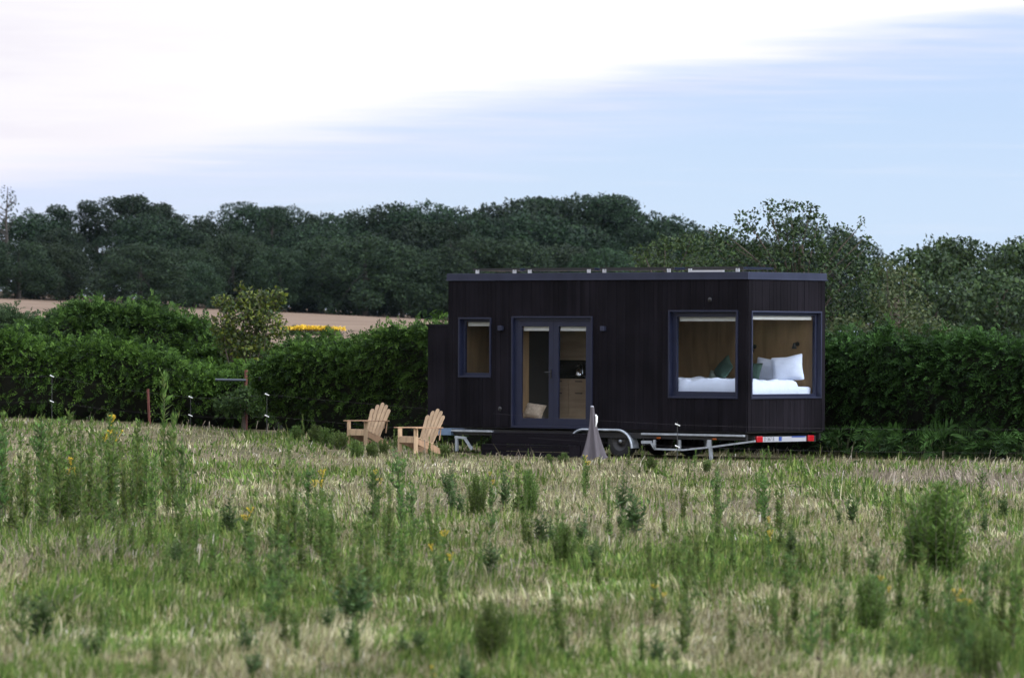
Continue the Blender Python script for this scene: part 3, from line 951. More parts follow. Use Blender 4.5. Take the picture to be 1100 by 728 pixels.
def wall_panels(mb, a, b, opens, z0, z1, put):
    cuts = sorted(set([a, b] + [c for o in opens for c in o[:2]]))
    for p, q in zip(cuts[:-1], cuts[1:]):
        for s in spans(p, q, opens, z0, z1): put(mb, p, q, *s)


ZF, ZC = .74, 3.52    # finished floor, ceiling
core = MB(); lin = MB()
wall_panels(core, -L_ + .01, -.006, front_open, Z0 + .01, Z1, lambda m, p, q, s, t: m.box(p, q, .006, .10, s, t))
wall_panels(core, .102, W_ - .01, end_open, Z0 + .01, Z1, lambda m, p, q, s, t: m.box(-.10, -.006, p, q, s, t))
core.box(-L_ + .01, -.006, W_ - .10, W_ - .006, Z0 + .01, Z1)
core.box(-L_ + .006, -L_ + .10, .102, W_ - .102, Z0 + .01, Z1)
core.build('wall', M['core'], house)
wall_panels(lin, -L_ + .12, -.115, front_open, ZF, ZC, lambda m, p, q, s, t: m.box(p, q, .102, .113, s, t))
wall_panels(lin, .114, W_ - .114, end_open, ZF, ZC, lambda m, p, q, s, t: m.box(-.113, -.102, p, q, s, t))
n = 6
for k in range(n):
    a = -L_ + .115 + (L_ - .23) * k / n; b = -L_ + .115 + (L_ - .23) * (k + 1) / n
    lin.box(a, b - .004, W_ - .113, W_ - .102, ZF, ZC)
lin.box(-L_ + .102, -L_ + .113, .115, W_ - .115, ZF, ZC)
lin.box(-L_ + .102, -.102, .102, W_ - .102, ZC, ZC + .012)
lin.build('interior_lining', M['ply'], house)
fl = MB(); fl.box(-L_ + .102, -.102, .102, W_ - .102, ZF - .02, ZF); fl.build('floor', M['plyfloor'], house)
fb = MB(); fb.box(-L_ + .02, -.02, .02, W_ - .02, Z0 - .03, Z0 + .008); fb.build('underfloor', M['core'], house)

# roof with folded metal edge
rf = MB()
rf.box(-L_ - .02, .02, -.02, W_ + .02, Z1 + .003, Z1 + .04)
roof = rf.build('roof', M['core'], house)
tr = MB(); e_ = .035
tr.box(-L_ - e_, e_, -e_, -e_ + .02, Z1 - .01, ZT); tr.box(-L_ - e_, e_, W_ + e_ - .02, W_ + e_, Z1 - .01, ZT)
tr.box(e_ - .02, e_, -e_ + .021, W_ + e_ - .021, Z1 - .01, ZT); tr.box(-L_ - e_, -L_ - e_ + .02, -e_ + .021, W_ + e_ - .021, Z1 - .01, ZT)
tr.box(-L_ - e_ - .012, e_ + .012, -e_ - .012, -e_ - .001, Z1 - .03, Z1 - .004)
tr.box(e_ + .001, e_ + .012, -e_, W_ + e_ + .012, Z1 - .03, Z1 - .004)
tr.build('flashing', M['trim'], roof, bevel=.003)
# solar panels lying low on the roof, raised on brackets
pan = [(512, 558), (562, 604), (600, 638), (645, 684), (690, 728)]
for i, (a, b) in enumerate([(510, 560), (566, 640), (646, 726), (738, 800)]):
    x0, x1 = xl(a, .5), xl(b, .5)
    p = MB(); zz0 = ZT + .062
    tilt = 0.0
    def slab(m, ya, yb, za, zb, th):
        m.add([(x0, ya, za), (x1, ya, za), (x1, yb, zb), (x0, yb, zb), (x0, ya, za + th), (x1, ya, za + th), (x1, yb, zb + th), (x0, yb, zb + th)],
              [(0, 3, 2, 1), (4, 5, 6, 7), (0, 1, 5, 4), (1, 2, 6, 5), (2, 3, 7, 6), (3, 0, 4, 7)])
    slab(p, .45, 1.45, zz0, zz0 + tilt, .048)
    sp_ = p.build('solar_panel', M['panel_cell'], roof)
    fr = MB()
    fr.box(x0 - .004, x1 + .004, .436, .448, zz0 - .004, zz0 + .052)
    fr.build('panel_edge', M['black'], roof)
    for q in (x0 + .10, x1 - .16):
        br = MB(); br.box(q, q + .08, .40, .43, ZT - .08, zz0 - .006); br.box(q, q + .022, .40, .43, zz0 - .006, zz0 + .018); br.box(q + .058, q + .08, .40, .43, zz0 - .006, zz0 + .018)
        br.build('panel_bracket', M['alu'], roof)
bl = MB(); bl.box(xl(741, .4), xl(778, .4), .34, .40, ZT - .06, ZT + .045); bl.build('panel_wind_plate', M['alu'], roof)


def window(x0, x1, z0, z1, name, plane='front', leaves=1, frame=.085, rec=.085, sur=.035, blind=True, bottom=None):
    """surround box, recessed frame, pane(s), blind; built along local x on the front or local y on the end"""
    def bx(m, a, b, d0, d1, c, d):      # a..b along wall, d0..d1 depth (0 = outside face, + into the house)
        if plane == 'front': m.box(a, b, d0, d1, c, d)
        else: m.box(-d0, -d1, a, b, c, d)
    s = MB(); o = -.045
    bx(s, x0, x1, o, rec + .03, z1 - .012, z1 + sur - .012); bx(s, x0, x1, o, rec + .03, z0 - sur + .012, z0 + .012)
    bx(s, x0 - sur + .012, x0 + .012 - .001, o - .001, rec + .029, z0 - sur + .012, z1 + sur - .012)
    bx(s, x1 - .012 + .001, x1 + sur - .012, o - .001, rec + .029, z0 - sur + .012, z1 + sur - .012)
    w = s.build(name, M['anth'] if plane == 'front' else M['trim'], house, bevel=.003)  # end surround takes a lighter metal, its stronger light put into the colour
    a0, a1, c0, c1 = x0 + .012, x1 - .012, z0 + .013, z1 - .013
    f = MB(); d0, d1 = rec - .035, rec + .035
    bt = bottom or frame
    bx(f, a0, a1, d0, d1, c1 - frame, c1); bx(f, a0, a1, d0, d1, c0, c0 + bt)
    bx(f, a0, a0 + frame, d0 - .002, d1, c0 + .001, c1 - .001); bx(f, a1 - frame, a1, d0 - .002, d1, c0 + .001, c1 - .001)
    fr_ = f.build('frame', M['anth'], w, bevel=.004)
    g = MB(); bx(g, a0 + frame - .005, a1 - frame + .005, rec - .003, rec + .003, c0 + bt - .005, c1 - frame + .005)
    g.build('pane', M['glass'], w)
    if blind:
        b = MB(); bx(b, a0 + frame + .01, a1 - frame - .01, rec + .05, rec + .10, c1 - frame - .085, c1 - frame + .01)
        b.build('blind', M['blind'], w, bevel=.008)
    return w


window(*WL, 'window', 'front', frame=.06, rec=.10)
window(*WF, 'window', 'front', frame=.10, rec=.10)
window(*WE, 'window', 'end', frame=.055, rec=.10)
# double glazed doors
s = MB(); x0, x1, z0, z1 = DR
s.box(x0, x1, -.045, .11, z1 - .012, z1 + .023); s.box(x0, x1, -.045, .11, z0 - .03, z0 + .02)
s.box(x0 - .025, x0 + .01, -.046, .109, z0 - .03, z1 + .023); s.box(x1 - .01, x1 + .025, -.046, .109, z0 - .03, z1 + .023)
s.box(x0 + .01, x0 + .07, .02, .09, z0 + .02, z1 - .013); s.box(x1 - .07, x1 - .01, .02, .09, z0 + .02, z1 - .013); s.box(x0 + .07, x1 - .07, .02, .09, z1 - .075, z1 - .013)
s.build('door_frame', M['anth'], house, bevel=.004)
xm = (x0 + x1) / 2
for (a, b, hs) in ((x0 + .072, xm - .002, 1), (xm + .002, x1 - .072, -1)):
    c0, c1 = z0 + .022, z1 - .077; fw = .125
    f = MB(); f.box(a, b, .03, .085, c1 - .11, c1); f.box(a, b, .03, .085, c0, c0 + .15)
    f.box(a, a + fw, .028, .085, c0 + .001, c1 - .001); f.box(b - fw, b, .028, .085, c0 + .001, c1 - .001)
    dr = f.build('door', M['anth'], house, bevel=.004)
    g = MB(); g.box(a + fw - .005, b - fw + .005, .055, .061, c0 + .145, c1 - .105); g.build('pane', M['glass'], dr)
    b_ = MB(); b_.box(a + fw + .005, b - fw - .005, .092, .13, c1 - .20, c1 - .09); b_.build('blind', M['blind'], dr, bevel=.008)
    if hs == 1:
        h = MB(); h.box(b - .07, b - .045, .0, .03, c0 + .98, c0 + 1.16); h.tube([(b - .0575, .0, c0 + 1.1), (b - .0575, -.045, c0 + 1.1), (b - .17, -.045, c0 + 1.1)], .009, 8); h.build('handle', M['black'], dr)
# exterior lamps
for px in (540, 650):
    xx_ = xl(px)
    m_ = MB(); m_.box(xx_ - .05, xx_ + .05, -.11, -.022, zl(352.5, xx_, 0) - .05, zl(352.5, xx_, 0) + .05); m_.build('wall_light', M['trim'], house, bevel=.01)
# little round vents
for (px, py) in ((538, 439), (763, 321)):
    xx_ = xl(px); m_ = MB(); m_.lathe([(.0, -.034), (.045, -.032), (.05, -.022)], (xx_, 0, zl(py, xx_, 0)), 14, 'y'); m_.build('vent', M['black'], house)
# service box on the left end
m_ = MB(); xa = -L_ - .62
for (a, b, p, q) in boards(xa, -L_ - .024, [], .6, 2.66): m_.box(a, b, .05, .075, p, q)
m_.box(xa, -L_ - .024, .076, 1.4, .6, 2.655)
m_.box(xa - .03, -L_ - .023, .03, 1.43, 2.661, 2.70)
m_.build('storage_box', M['clad'], house)

# ---- trailer
g = MB()
g.box(-L_ + .05, -.05, .04, .10, .40, .52); g.box(-L_ + .05, -.05, W_ - .10, W_ - .04, .40, .52)
for k in range(8):
    q = -L_ + .3 + k * (L_ - .7) / 7; g.box(q, q + .06, .101, W_ - .101, .41, .51)
g.build('trailer_frame', M['black'], house)
# bright side rails with their lower truss
g = MB(); zr = .478
g.box(xl(690), xl(800), -.035, .035, zr - .004, zr + .036)
g.build('side_rail', M['galv'], house, bevel=.004)
g = MB(); zt_ = lambda px, py: (xl(px), -.01, zl(py, xl(px), 0))
g.bar(zt_(690, 474), zt_(701, 474), .03, .06); g.bar(zt_(700, 474), zt_(705, 481.5), .03, .05); g.bar(zt_(704, 481.3), zt_(735, 482.2), .03, .035)
g.bar(zt_(735, 482.2), zt_(765, 479), .03, .035); g.bar(zt_(765, 479), zt_(812, 472.5), .03, .035)
g.bar(zt_(704, 471.5), zt_(704, 481), .03, .05, up=(1, 0, 0)); g.bar(zt_(731, 471.5), zt_(731, 482), .03, .05, up=(1, 0, 0)); g.bar(zt_(763, 471.5), zt_(763, 479), .035, .09, up=(1, 0, 0))
g.build('chassis_truss', M['galv'], house)
g = MB(); g.bar(zt_(764, 479.5), zt_(765, 495.5), .05, .06, up=(1, 0, 0)); q = zt_(765, 495.5); g.box(q[0] - .09, q[0] + .09, -.09, .07, q[2] - .02, q[2]); g.build('steady_leg', M['galv'], house)
for px in (707, 767):
    m_ = MB(); x_ = xl(px); m_.box(x_, x_ + .09, -.035, -.02, .405, .435); m_.build('reflector', M['amber'], house)
# front (left) rail and hitch end
g = MB(); g.box(xl(484), xl(530), -.035, .035, zl(462.5, -L_, 0) - .02, zl(462.5, -L_, 0) + .02); g.build('side_rail', M['galv'], house, bevel=.004)
g = MB(); zb_ = zl(464, -L_, 0); g.box(xl(471), xl(486), -.05, .10, zb_ - .07, zb_ + .05); g.box(-L_ - 1.5, -L_, 1.1, 1.2, zb_ - .06, zb_ + .05)
g.bar((-L_ - .2, .1, zb_ - .02), (-L_ - 1.4, 1.1, zb_ - .02), .07, .1); g.build('drawbar', M['galvblue'], house, bevel=.008)
g = MB(); x_ = xl(492)
g.bar((x_, -.02, zb_ - .08), (x_, -.02, .06), .05, .06, up=(1, 0, 0)); g.bar((x_ - .05, -.02, zb_ - .10), (x_ + .25, -.02, zb_ - .12), .04, .05); g.bar((x_ + .22, -.02, zb_ - .13), (x_ + .42, -.02, .10), .04, .05)
g.build('steady_leg', M['galv'], house)
# wheels, mudguard
xw = [xl(664), xl(664) - .84]
for xw_ in xw:
    for yy in (.16, W_ - .16):
        t = MB(); t.lathe([(.20, -.09), (.30, -.10), (.335, -.07), (.335, .07), (.30, .10), (.20, .09), (.20, -.09)], (xw_, yy, .335), 28, 'y')
        w = t.build('wheel', M['tyre'], house)
        r_ = MB(); sgn = -1 if yy < 1 else 1
        r_.lathe([(.0, sgn * .07), (.06, sgn * .075), (.07, sgn * .05), (.15, sgn * .035), (.19, sgn * .085), (.205, sgn * .088), (.205, 0)], (xw_, yy, .335), 24, 'y'); r_.build('rim', M['black'], w)
        hb = MB(); hb.lathe([(0, sgn * .095), (.035, sgn * .09), (.04, sgn * .06)], (xw_, yy, .335), 16, 'y'); hb.build('hub_cap', M['galv'], w)
for yy in (-.05, W_ - .19):
    pts = []
    a0, a1 = xw[1] - .40, xw[0] + .40
    for k in range(9): a = PI * (1 - .5 * k / 8); pts.append((a0 + .36 + math.cos(a) * .36, .20 + math.sin(a) * .36))
    for k in range(9): a = PI * .5 * (1 - k / 8); pts.append((a1 - .36 + math.cos(a) * .36, .20 + math.sin(a) * .36))
    m_ = MB()
    vs = []; 
    for (px_, pz_) in pts: vs += [(px_, yy, pz_ - .0), (px_, yy + .24, pz_)]
    fs = [(2 * k, 2 * k + 1, 2 * k + 3, 2 * k + 2) for k in range(len(pts) - 1)]
    m_.add(vs, fs, True)
    m_.tube([(px_, yy + .01, pz_) for px_, pz_ in pts], .026, 8)
    m_.build('mudguard', M['galv'], house)
# rear light bar with plate and lamps
g = MB(); y0, y1 = tl(810), tl(873); zb_ = zl(470, 0, 1.2)
g.box(.01, .05, y0 - .05, y1 + .05, zb_ - .06, zb_ + .06); g.build('light_bar', M['black'], house)
g = MB(); g.box(.051, .056, tl(817.5), tl(864), zb_ - .052, zb_ + .050); g.build('reflective_board', M['plate'], house)
g = MB(); g.box(.0565, .0605, tl(817.3), tl(834), zb_ - .040, zb_ + .052)
pl = g.build('license_plate', M['plate'], house)
g = MB(); g.box(.057, .062, tl(834.6), tl(837.6), zb_ - .035, zb_ + .048); g.build('plate_band', M['plateblue'], pl)
g = MB(); g.box(.057, .0605, tl(838.5), tl(848), zb_ + .0, zb_ + .05); g.build('sticker', M['plate'], house)
g = MB(); g.box(.057, .0605, tl(848.5), tl(863), zb_ + .03, zb_ + .056); g.build('plate_lamp_cover', M['plateblue'], house)
fc = bpy.data.curves.new('lettering', 'FONT'); fc.body = 'D 367 B'; fc.size = .11; fc.extrude = .0012; fc.materials.append(M['ink'])
ft = bpy.data.objects.new('lettering_curve', fc); COL.objects.link(ft)
fm_ = bpy.data.meshes.new_from_object(ft.evaluated_get(bpy.context.evaluated_depsgraph_get())); bpy.data.objects.remove(ft)
fm_.name = 'lettering'; fo = link('lettering', fm_, pl)
fo.location = (.0622, tl(818.5), zb_ - .030); fo.rotation_euler = (rad(90), 0, rad(90)); fo.scale = (.92, 1, 1)
for (a, b) in ((809.6, 816), (864.8, 871)):
    m_ = MB(); m_.box(.051, .10, tl(a), tl(b), zb_ - .055, zb_ + .068); m_.build('tail_light', M['red'], house, bevel=.015)

# ---- interior furniture of the cabin (things of their own)
HM = Matrix.Translation((C0[0], C0[1], 0)) @ Matrix.Rotation(-TH, 4, 'Z')


def inside(name, loc, rz=0):
    o = empty(name); p = HM @ Vector(loc); o.location = p; o.rotation_euler = (0, 0, -TH + rz); return o


# partition with lit edge and added dark panel standing in for the unlit room behind
xp = xl(566, .45)
m_ = MB(); m_.box(xp - .05, xp, .115, xp and .115 + (tl(571.5, xp) - tl(562, xp)) + .12, ZF + .001, ZC - .001); m_.build('partition', M['ply'], house)
yA = .115 + (tl(571.5, xp) - tl(562, xp)) + .12
m_ = MB(); m_.box(xp - .04, xp - .01, yA + .001, min(W_ - .7, tl(598, xp)), ZF + .001, ZC - .001); m_.build('dark_room_panel', M['dark_panel'], house)

# kitchen
yk = 1.86; ka, kb = xl(568, yk), xl(655, yk)
k_ = inside('kitchen_unit', (ka, yk, ZF))
wk = kb - ka; dk = W_ - .116 - yk; ztop = zl(404, (ka + kb) / 2, yk) - ZF
m_ = MB(); m_.box(0, wk, .02, dk, 0, ztop - .04); m_.build('cabinet', M['cab'], k_)
m_ = MB(); m_.box(-.01, wk + .01, -.02, dk - .002, ztop - .038, ztop); m_.build('worktop', M['worktop'], k_, bevel=.003)
nd = 4; dw = wk / nd
for i in range(nd):
    for (za, zb2) in ((.06, .30), (.31, .58), (.59, ztop - .05)):
        m_ = MB(); m_.box(i * dw + .004, (i + 1) * dw - .004, 0, .019, za, zb2); dd = m_.build('drawer', M['cab'], k_)
        if za > .3:
            h = MB(); h.box(i * dw + dw / 2 - .09, i * dw + dw / 2 + .09, -.02, -.001, zb2 - .06, zb2 - .042); h.build('handle', M['black'], dd)
m_ = MB(); m_.box(0, wk, dk - .012, dk - .001, ztop + .001, ztop + .34); m_.build('splashback', M['worktop'], k_)
m_ = MB(); m_.box(0, wk, dk - .33, dk - .001, ztop + .345, ztop + .95); m_.build('wall_cabinet', M['cab'], k_, bevel=.003)
m_ = MB(); tx = xl(625, yk + .3) - ka; m_.tube([(tx, .32, ztop), (tx, .32, ztop + .22), (tx, .26, ztop + .26), (tx, .17, ztop + .22)], .014, 8); m_.build('tap', M['chrome'], k_)
tag(k_, 'pale wooden kitchen unit with black worktop seen through the right glass door', 'kitchen unit')
kt = inside('kettle', (xl(622, yk + .2), yk + .2, ZF + ztop)); m_ = MB(); m_.lathe([(.0, 0), (.075, 0), (.08, .02), (.06, .13), (.03, .17), (.0, .175)], n=16); m_.build('kettle_body', M['chrome'], kt)
m_ = MB(); m_.tube([(.05, 0, .14), (.11, 0, .15), (.115, 0, .06), (.075, 0, .03)], .009, 6); m_.build('handle', M['black'], kt)
tag(kt, 'small shiny kettle on the black kitchen worktop', 'kettle')

# cushion on floor behind the left door
def pillow_mesh(w, h, t, n=14, seed=0, lump=.03):
    rr = np.random.default_rng(seed)
    u = np.linspace(-1, 1, n); U, V = np.meshgrid(u, u)
    edge_ = (1 - np.abs(U) ** 2.6) * (1 - np.abs(V) ** 2.6)
    th = t * .5 * np.clip(edge_, 0, 1) ** .45
    pin = 1 - .10 * (np.abs(V) ** 2) * (1 - np.abs(U)) - .0
    pin2 = 1 - .10 * (np.abs(U) ** 2) * (1 - np.abs(V))
    X = U * w / 2 * (1 - .08 * (1 - np.abs(V)) * np.abs(U)); Z = V * h / 2 * (1 - .12 * (1 - np.abs(U)) * np.abs(V))
    nz = (fbm(U * 2.2 + seed * 3.1 + 9, V * 2.2 + 5, seed) - .5) * lump * 2
    A = np.stack([X, th + nz * (edge_ > .02), Z], -1).reshape(-1, 3); B = np.stack([X, -th + nz * (edge_ > .02) * .6, Z], -1).reshape(-1, 3)
    i = np.arange(n * n).reshape(n, n)
    q = np.stack([i[:-1, :-1].ravel(), i[:-1, 1:].ravel(), i[1:, 1:].ravel(), i[1:, :-1].ravel()], 1)
    return np.concatenate([A, B]), np.concatenate([q[:, ::-1], q + n * n])


def pillow(name, loc, w, h, t, mat, label, tilt=-15, rz=0, roll=0, seed=0, cat='pillow', group=None):
    V, Q = pillow_mesh(w, h, t, seed=seed)
    me = quad_mesh(name, V, Q, mat, smooth=True)
    o = link(name, me)
    md = o.modifiers.new('sub', 'SUBSURF'); md.levels = 1; md.render_levels = 1
    loc_m = Matrix.Translation(Vector(loc)) @ Matrix.Rotation(rad(rz), 4, 'Z') @ Matrix.Rotation(rad(tilt), 4, 'X') @ Matrix.Rotation(rad(roll), 4, 'Y')
    o.matrix_world = HM @ loc_m
    tag(o, label, cat, group)
    return o


def bed():
    bx0, bx1, by0, by1 = -2.55, -.13, .14, W_ - .13
    zt = 1.46
    b = inside('bed', ((bx0 + bx1) / 2, (by0 + by1) / 2, ZF))
    cx_, cy_ = (bx0 + bx1) / 2, (by0 + by1) / 2
    m_ = MB(); m_.box(bx0 - cx_, bx1 - cx_, by0 - cy_, by1 - cy_, 0, .48); m_.build('bed_base', M['ply'], b)
    m_ = MB(); m_.box(bx0 - cx_ + .07, bx1 - cx_ - .07, by0 - cy_ + .07, by1 - cy_ - .02, .481, zt - ZF); m_.build('mattress', M['linen'], b, bevel=.05)
    tag(b, 'raised bed filling the window end of the cabin', 'bed')
    # duvet: crumpled sheet with thickness
    nx, ny = 70, 60
    u = np.linspace(0, 1, nx); v = np.linspace(0, 1, ny); U, V = np.meshgrid(u, v)
    X = bx0 - .005 + U * (bx1 - bx0 + .01); Y = by0 - .015 + V * 1.80
    ridges = np.abs(fbm(X * 3.1 + Y * 1.5, Y * 4.3 - X, 61, 4) - .5) * 2
    hgt = .05 + .12 * fbm(X * 1.8, Y * 2.0, 55, 3) + .09 * ridges
    ed = np.clip(np.minimum.reduce([U / .05, (1 - U) / .05, V / .05, (1 - V) / .05]), 0, 1) ** .5
    Z = zt + .004 + hgt * ed - .26 * (1 - np.clip(np.minimum.reduce([(1 - U) / .02, V / .02, U / .02]), 0, 1))
    P = np.stack([X, Y, Z], -1).reshape(-1, 3)
    i = np.arange(nx * ny).reshape(ny, nx)
    q = np.stack([i[:-1, :-1].ravel(), i[:-1, 1:].ravel(), i[1:, 1:].ravel(), i[1:, :-1].ravel()], 1)
    me = quad_mesh('duvet', P, q, M['linen'], smooth=True)
    o = link('duvet', me); o.matrix_world = HM.copy()
    so_ = o.modifiers.new('thick', 'SOLIDIFY'); so_.thickness = .004; so_.offset = -1
    tag(o, 'crumpled white duvet spread over the bed behind the windows', 'duvet')


bed()
pillow('pillow', (-.56, 2.08, 1.82), .66, .56, .18, M['linen'], 'plump white pillow propped nearest the end window corner', tilt=-16, rz=22, roll=-9, seed=1, group='white pillows on the bed')
pillow('pillow', (-1.15, 2.20, 1.79), .60, .52, .17, M['linen'], 'white pillow behind the dark green cushion', tilt=-18, rz=10, roll=4, seed=2, group='white pillows on the bed')
pillow('cushion', (-1.30, 1.86, 1.76), .42, .40, .13, M['green_fab'], 'dark green cushion leaning against the white pillows', tilt=-20, rz=8, roll=4, seed=3, cat='cushion')
pillow('cushion', (-1.72, 1.45, 1.80), .56, .50, .16, M['green_fab'], 'large dark green cushion showing at the right of the front window', tilt=-30, rz=-24, roll=32, seed=4, cat='cushion')
pillow('cushion', (-2.22, 1.85, 1.66), .34, .24, .12, M['sage_fab'], 'small pale grey-green cushion lying on the duvet', tilt=-26, rz=10, roll=6, seed=5, cat='cushion')
for (px, py, lb) in ((857, 368, 'black reading lamp on the plywood wall above the white pillow by the end window'), (811, 371, 'black reading lamp at the left side of the end window view')):
    t = W_ - .12; x_ = xl(px, t); z_ = zl(py, x_, t)
    o = inside('reading_lamp', (x_, t, z_))
    m_ = MB(); m_.lathe([(0, -.02), (.045, -.02), (.045, 0)], (0, 0, 0), 14, 'y'); m_.tube([(0, -.02, 0), (0, -.10, .02), (0, -.12, -.02)], .009, 6); m_.build('bracket', M['black'], o)
    m_ = MB(); m_.lathe([(.02, .05), (.035, .0), (.055, -.07), (.05, -.07), (.03, .0)], (0, -.12, -.03), 14, 'z'); m_.build('lamp_shade', M['black'], o)
    tag(o, lb, 'reading lamp')
bn = pillow('cushion', (xl(574, .5), .5, ZF + .17), .46, .36, .22, M['beige'], 'crumpled beige cushion on the floor inside the left glass door', tilt=-35, rz=20, roll=8, seed=9, cat='cushion')

# ---- dark timber steps under the doors
sx0, sx1 = xl(527, -.5), xl(622, -.5)
st = inside('wooden_steps', ((sx0 + sx1) / 2, -.45, 0)); wst = (sx1 - sx0) / 2
m_ = MB()
for k in range(4): m_.box(-wst, wst, -.0 + k * .105, .095 + k * .105, .44, .475)
m_.build('tread', M['steps'], st, bevel=.004)
m_ = MB(); m_.box(-wst, wst, -.005, .020, .245, .435); m_.build('riser', M['steps'], st, bevel=.003)
m_ = MB()
for k in range(3): m_.box(-wst, wst, -.33 + k * .108, -.33 + .10 + k * .108, .205, .24)
m_.build('tread', M['steps'], st, bevel=.004)
m_ = MB(); m_.box(-wst, wst, -.325, -.30, -.04, .10); m_.box(-wst, wst, -.325, -.30, .108, .203); m_.build('riser', M['steps'], st, bevel=.003)
for q in (-wst, wst - .04):
    m_ = MB(); m_.box(q, q + .04, .021, .42, -.04, .438); m_.build('side_board', M['steps'], st)
    m_ = MB(); m_.box(q, q + .04, -.299, -.006, -.04, .204); m_.build('side_board', M['steps'], st)
tag(st, 'dark timber steps below the glass doors of the cabin', 'steps')

# ---- closed grey parasol by the steps
pp = at(637, 480, 99.0)
ps = empty('closed_parasol', (pp.x, 99.0, 0))
prf = [(.00, 0.0, .10), (.0, .28, .10)]
nr, na = 22, 44
V = []
for i in range(nr):
    f = i / (nr - 1); z = .05 + f * 1.02
    rb_ = .185 * (1 - f) ** 1.7 + .040
    for k in range(na):
        a = 2 * PI * k / na
        fold = 1 + (.32 * math.cos(5 * a + .6 * f) + .10 * math.cos(11 * a + 2)) * (1 - f) ** .6 * .9
        x_ = rb_ * fold * math.cos(a) + .02 * (1 - f) - .012 * f; y_ = rb_ * fold * math.sin(a)
        zz_ = z + (.05 * math.cos(5 * a) if i == 0 else 0)
        V.append((x_, y_, zz_))
m_ = MB(); fs = []
for i in range(nr - 1):
    for k in range(na): k2 = (k + 1) % na; fs.append((i * na + k, i * na + k2, (i + 1) * na + k2, (i + 1) * na + k))
m_.add(V, fs, True); m_.build('canopy', M['parasol'], ps)
m_ = MB(); m_.tube([(0, 0, 0), (0, 0, 1.05)], .018, 8); m_.build('pole', M['alu'], ps)
m_ = MB(); m_.lathe([(.0, .0), (.034, .0), (.036, .02), (.026, .03), (0, .034)], (-.012, 0, 1.06), 16); m_.build('cap', M['plate'], ps)
m_ = MB(); m_.tube([(.055, -.03, .92), (.075, -.04, .88), (.075, -.045, .78), (.06, -.05, .68)], [.012, .026, .024, .008], 8); m_.build('tie', M['white'], ps)
tag(ps, 'closed grey cloth parasol standing at the right end of the dark steps', 'parasol')

# ---- adirondack chairs
def make_chair():
    e = empty('garden_chair')     # faces local -Y, width along X
    def slat(mb, pts_a, w, th, rnd=False): pass
    # seat slats
    m_ = MB()
    for k in range(6):
        f = k / 5; y = -.42 + f * .50; z = .375 - f * .135
        m_.box(-.27, .27, y, y + .085, z - .011, z + .011)
    m_.build('seat', M['chair'], e, bevel=.004)
    # fanned back, seven slats with rounded heads
    m_ = MB(); lean = rad(27); lens = [.74, .84, .89, .84, .74]
    for k in range(5):
        a = rad((k - 2) * 3.4); w0 = .098; w1 = .118; ln = lens[k]
        cx = (k - 2) * .106
        prof_ = [(-w0 / 2, 0), (w0 / 2, 0), (w1 / 2, ln - .045), (w1 * .34, ln - .012), (0, ln), (-w1 * .34, ln - .012), (-w1 / 2, ln - .045)]
        vs = []
        for dd in (-.010, .010):
            for (px_, pz_) in prof_:
                X = cx + px_ * math.cos(a) + pz_ * math.sin(a); Zz = pz_ * math.cos(a) - px_ * math.sin(a)
                y_ = dd
                vs.append((X, .10 + y_ * math.cos(lean) + Zz * math.sin(lean), .17 + Zz * math.cos(lean) - y_ * math.sin(lean)))
        n_ = len(prof_)
        m_.add(vs, [tuple(range(n_)), tuple(range(2 * n_ - 1, n_ - 1, -1))] + [(i, i + n_, (i + 1) % n_ + n_, (i + 1) % n_) for i in range(n_)])
    m_.build('backrest', M['chair'], e)
    m_ = MB()
    for h in (.30, .58): yb = .10 + h * math.sin(lean) + .024; m_.box(-.29 + .0, .29, yb, yb + .025, .17 + h * math.cos(lean) - .035, .17 + h * math.cos(lean) + .03)
    m_.build('back_rail', M['chair_arm'], e)
    for s in (-1, 1):
        m_ = MB(); x = s * .345
        m_.add([(x - .065, -.50, .555), (x + .065, -.50, .555), (x + .065, -.1, .555), (x + .035, .36, .555), (x - .045, .36, .555), (x - .065, -.1, .555)] + [(x - .065, -.50, .578), (x + .065, -.50, .578), (x + .065, -.1, .578), (x + .035, .36, .578), (x - .045, .36, .578), (x - .065, -.1, .578)],
               [tuple(range(5, -1, -1)), tuple(range(6, 12))] + [(i, (i + 1) % 6, (i + 1) % 6 + 6, i + 6) for i in range(6)])
        m_.build('armrest', M['chair_arm'], e, bevel=.004)
        m_ = MB(); m_.box(s * .302 - .011, s * .302 + .011, -.46, -.34, 0, .554); m_.box(s * .330 - .03, s * .330 + .03, -.41, -.388, .40, .553); m_.build('front_leg', M['chair'], e, bevel=.003)
        m_ = MB(); x = s * .278
        pr = [(-.43, .25), (-.43, .362), (.12, .215), (.40, .10), (.43, 0), (.30, 0)]
        vs = [(x - .011, a, b) for a, b in pr] + [(x + .011, a, b) for a, b in pr]
        m_.add(vs, [tuple(range(6)), tuple(range(11, 5, -1))] + [(i, i + 6, (i + 1) % 6 + 6, (i + 1) % 6) for i in range(6)]); m_.build('back_leg', M['chair_arm'], e)
        m_ = MB(); m_.bar((s * .305, .30, .30), (s * .32, .33, .553), .05, .022); m_.build('arm_brace', M['chair_arm'], e)
    m_ = MB(); m_.box(-.29, .29, -.445, -.422, .25, .365); m_.build('front_apron', M['chair'], e, bevel=.003)
    return e


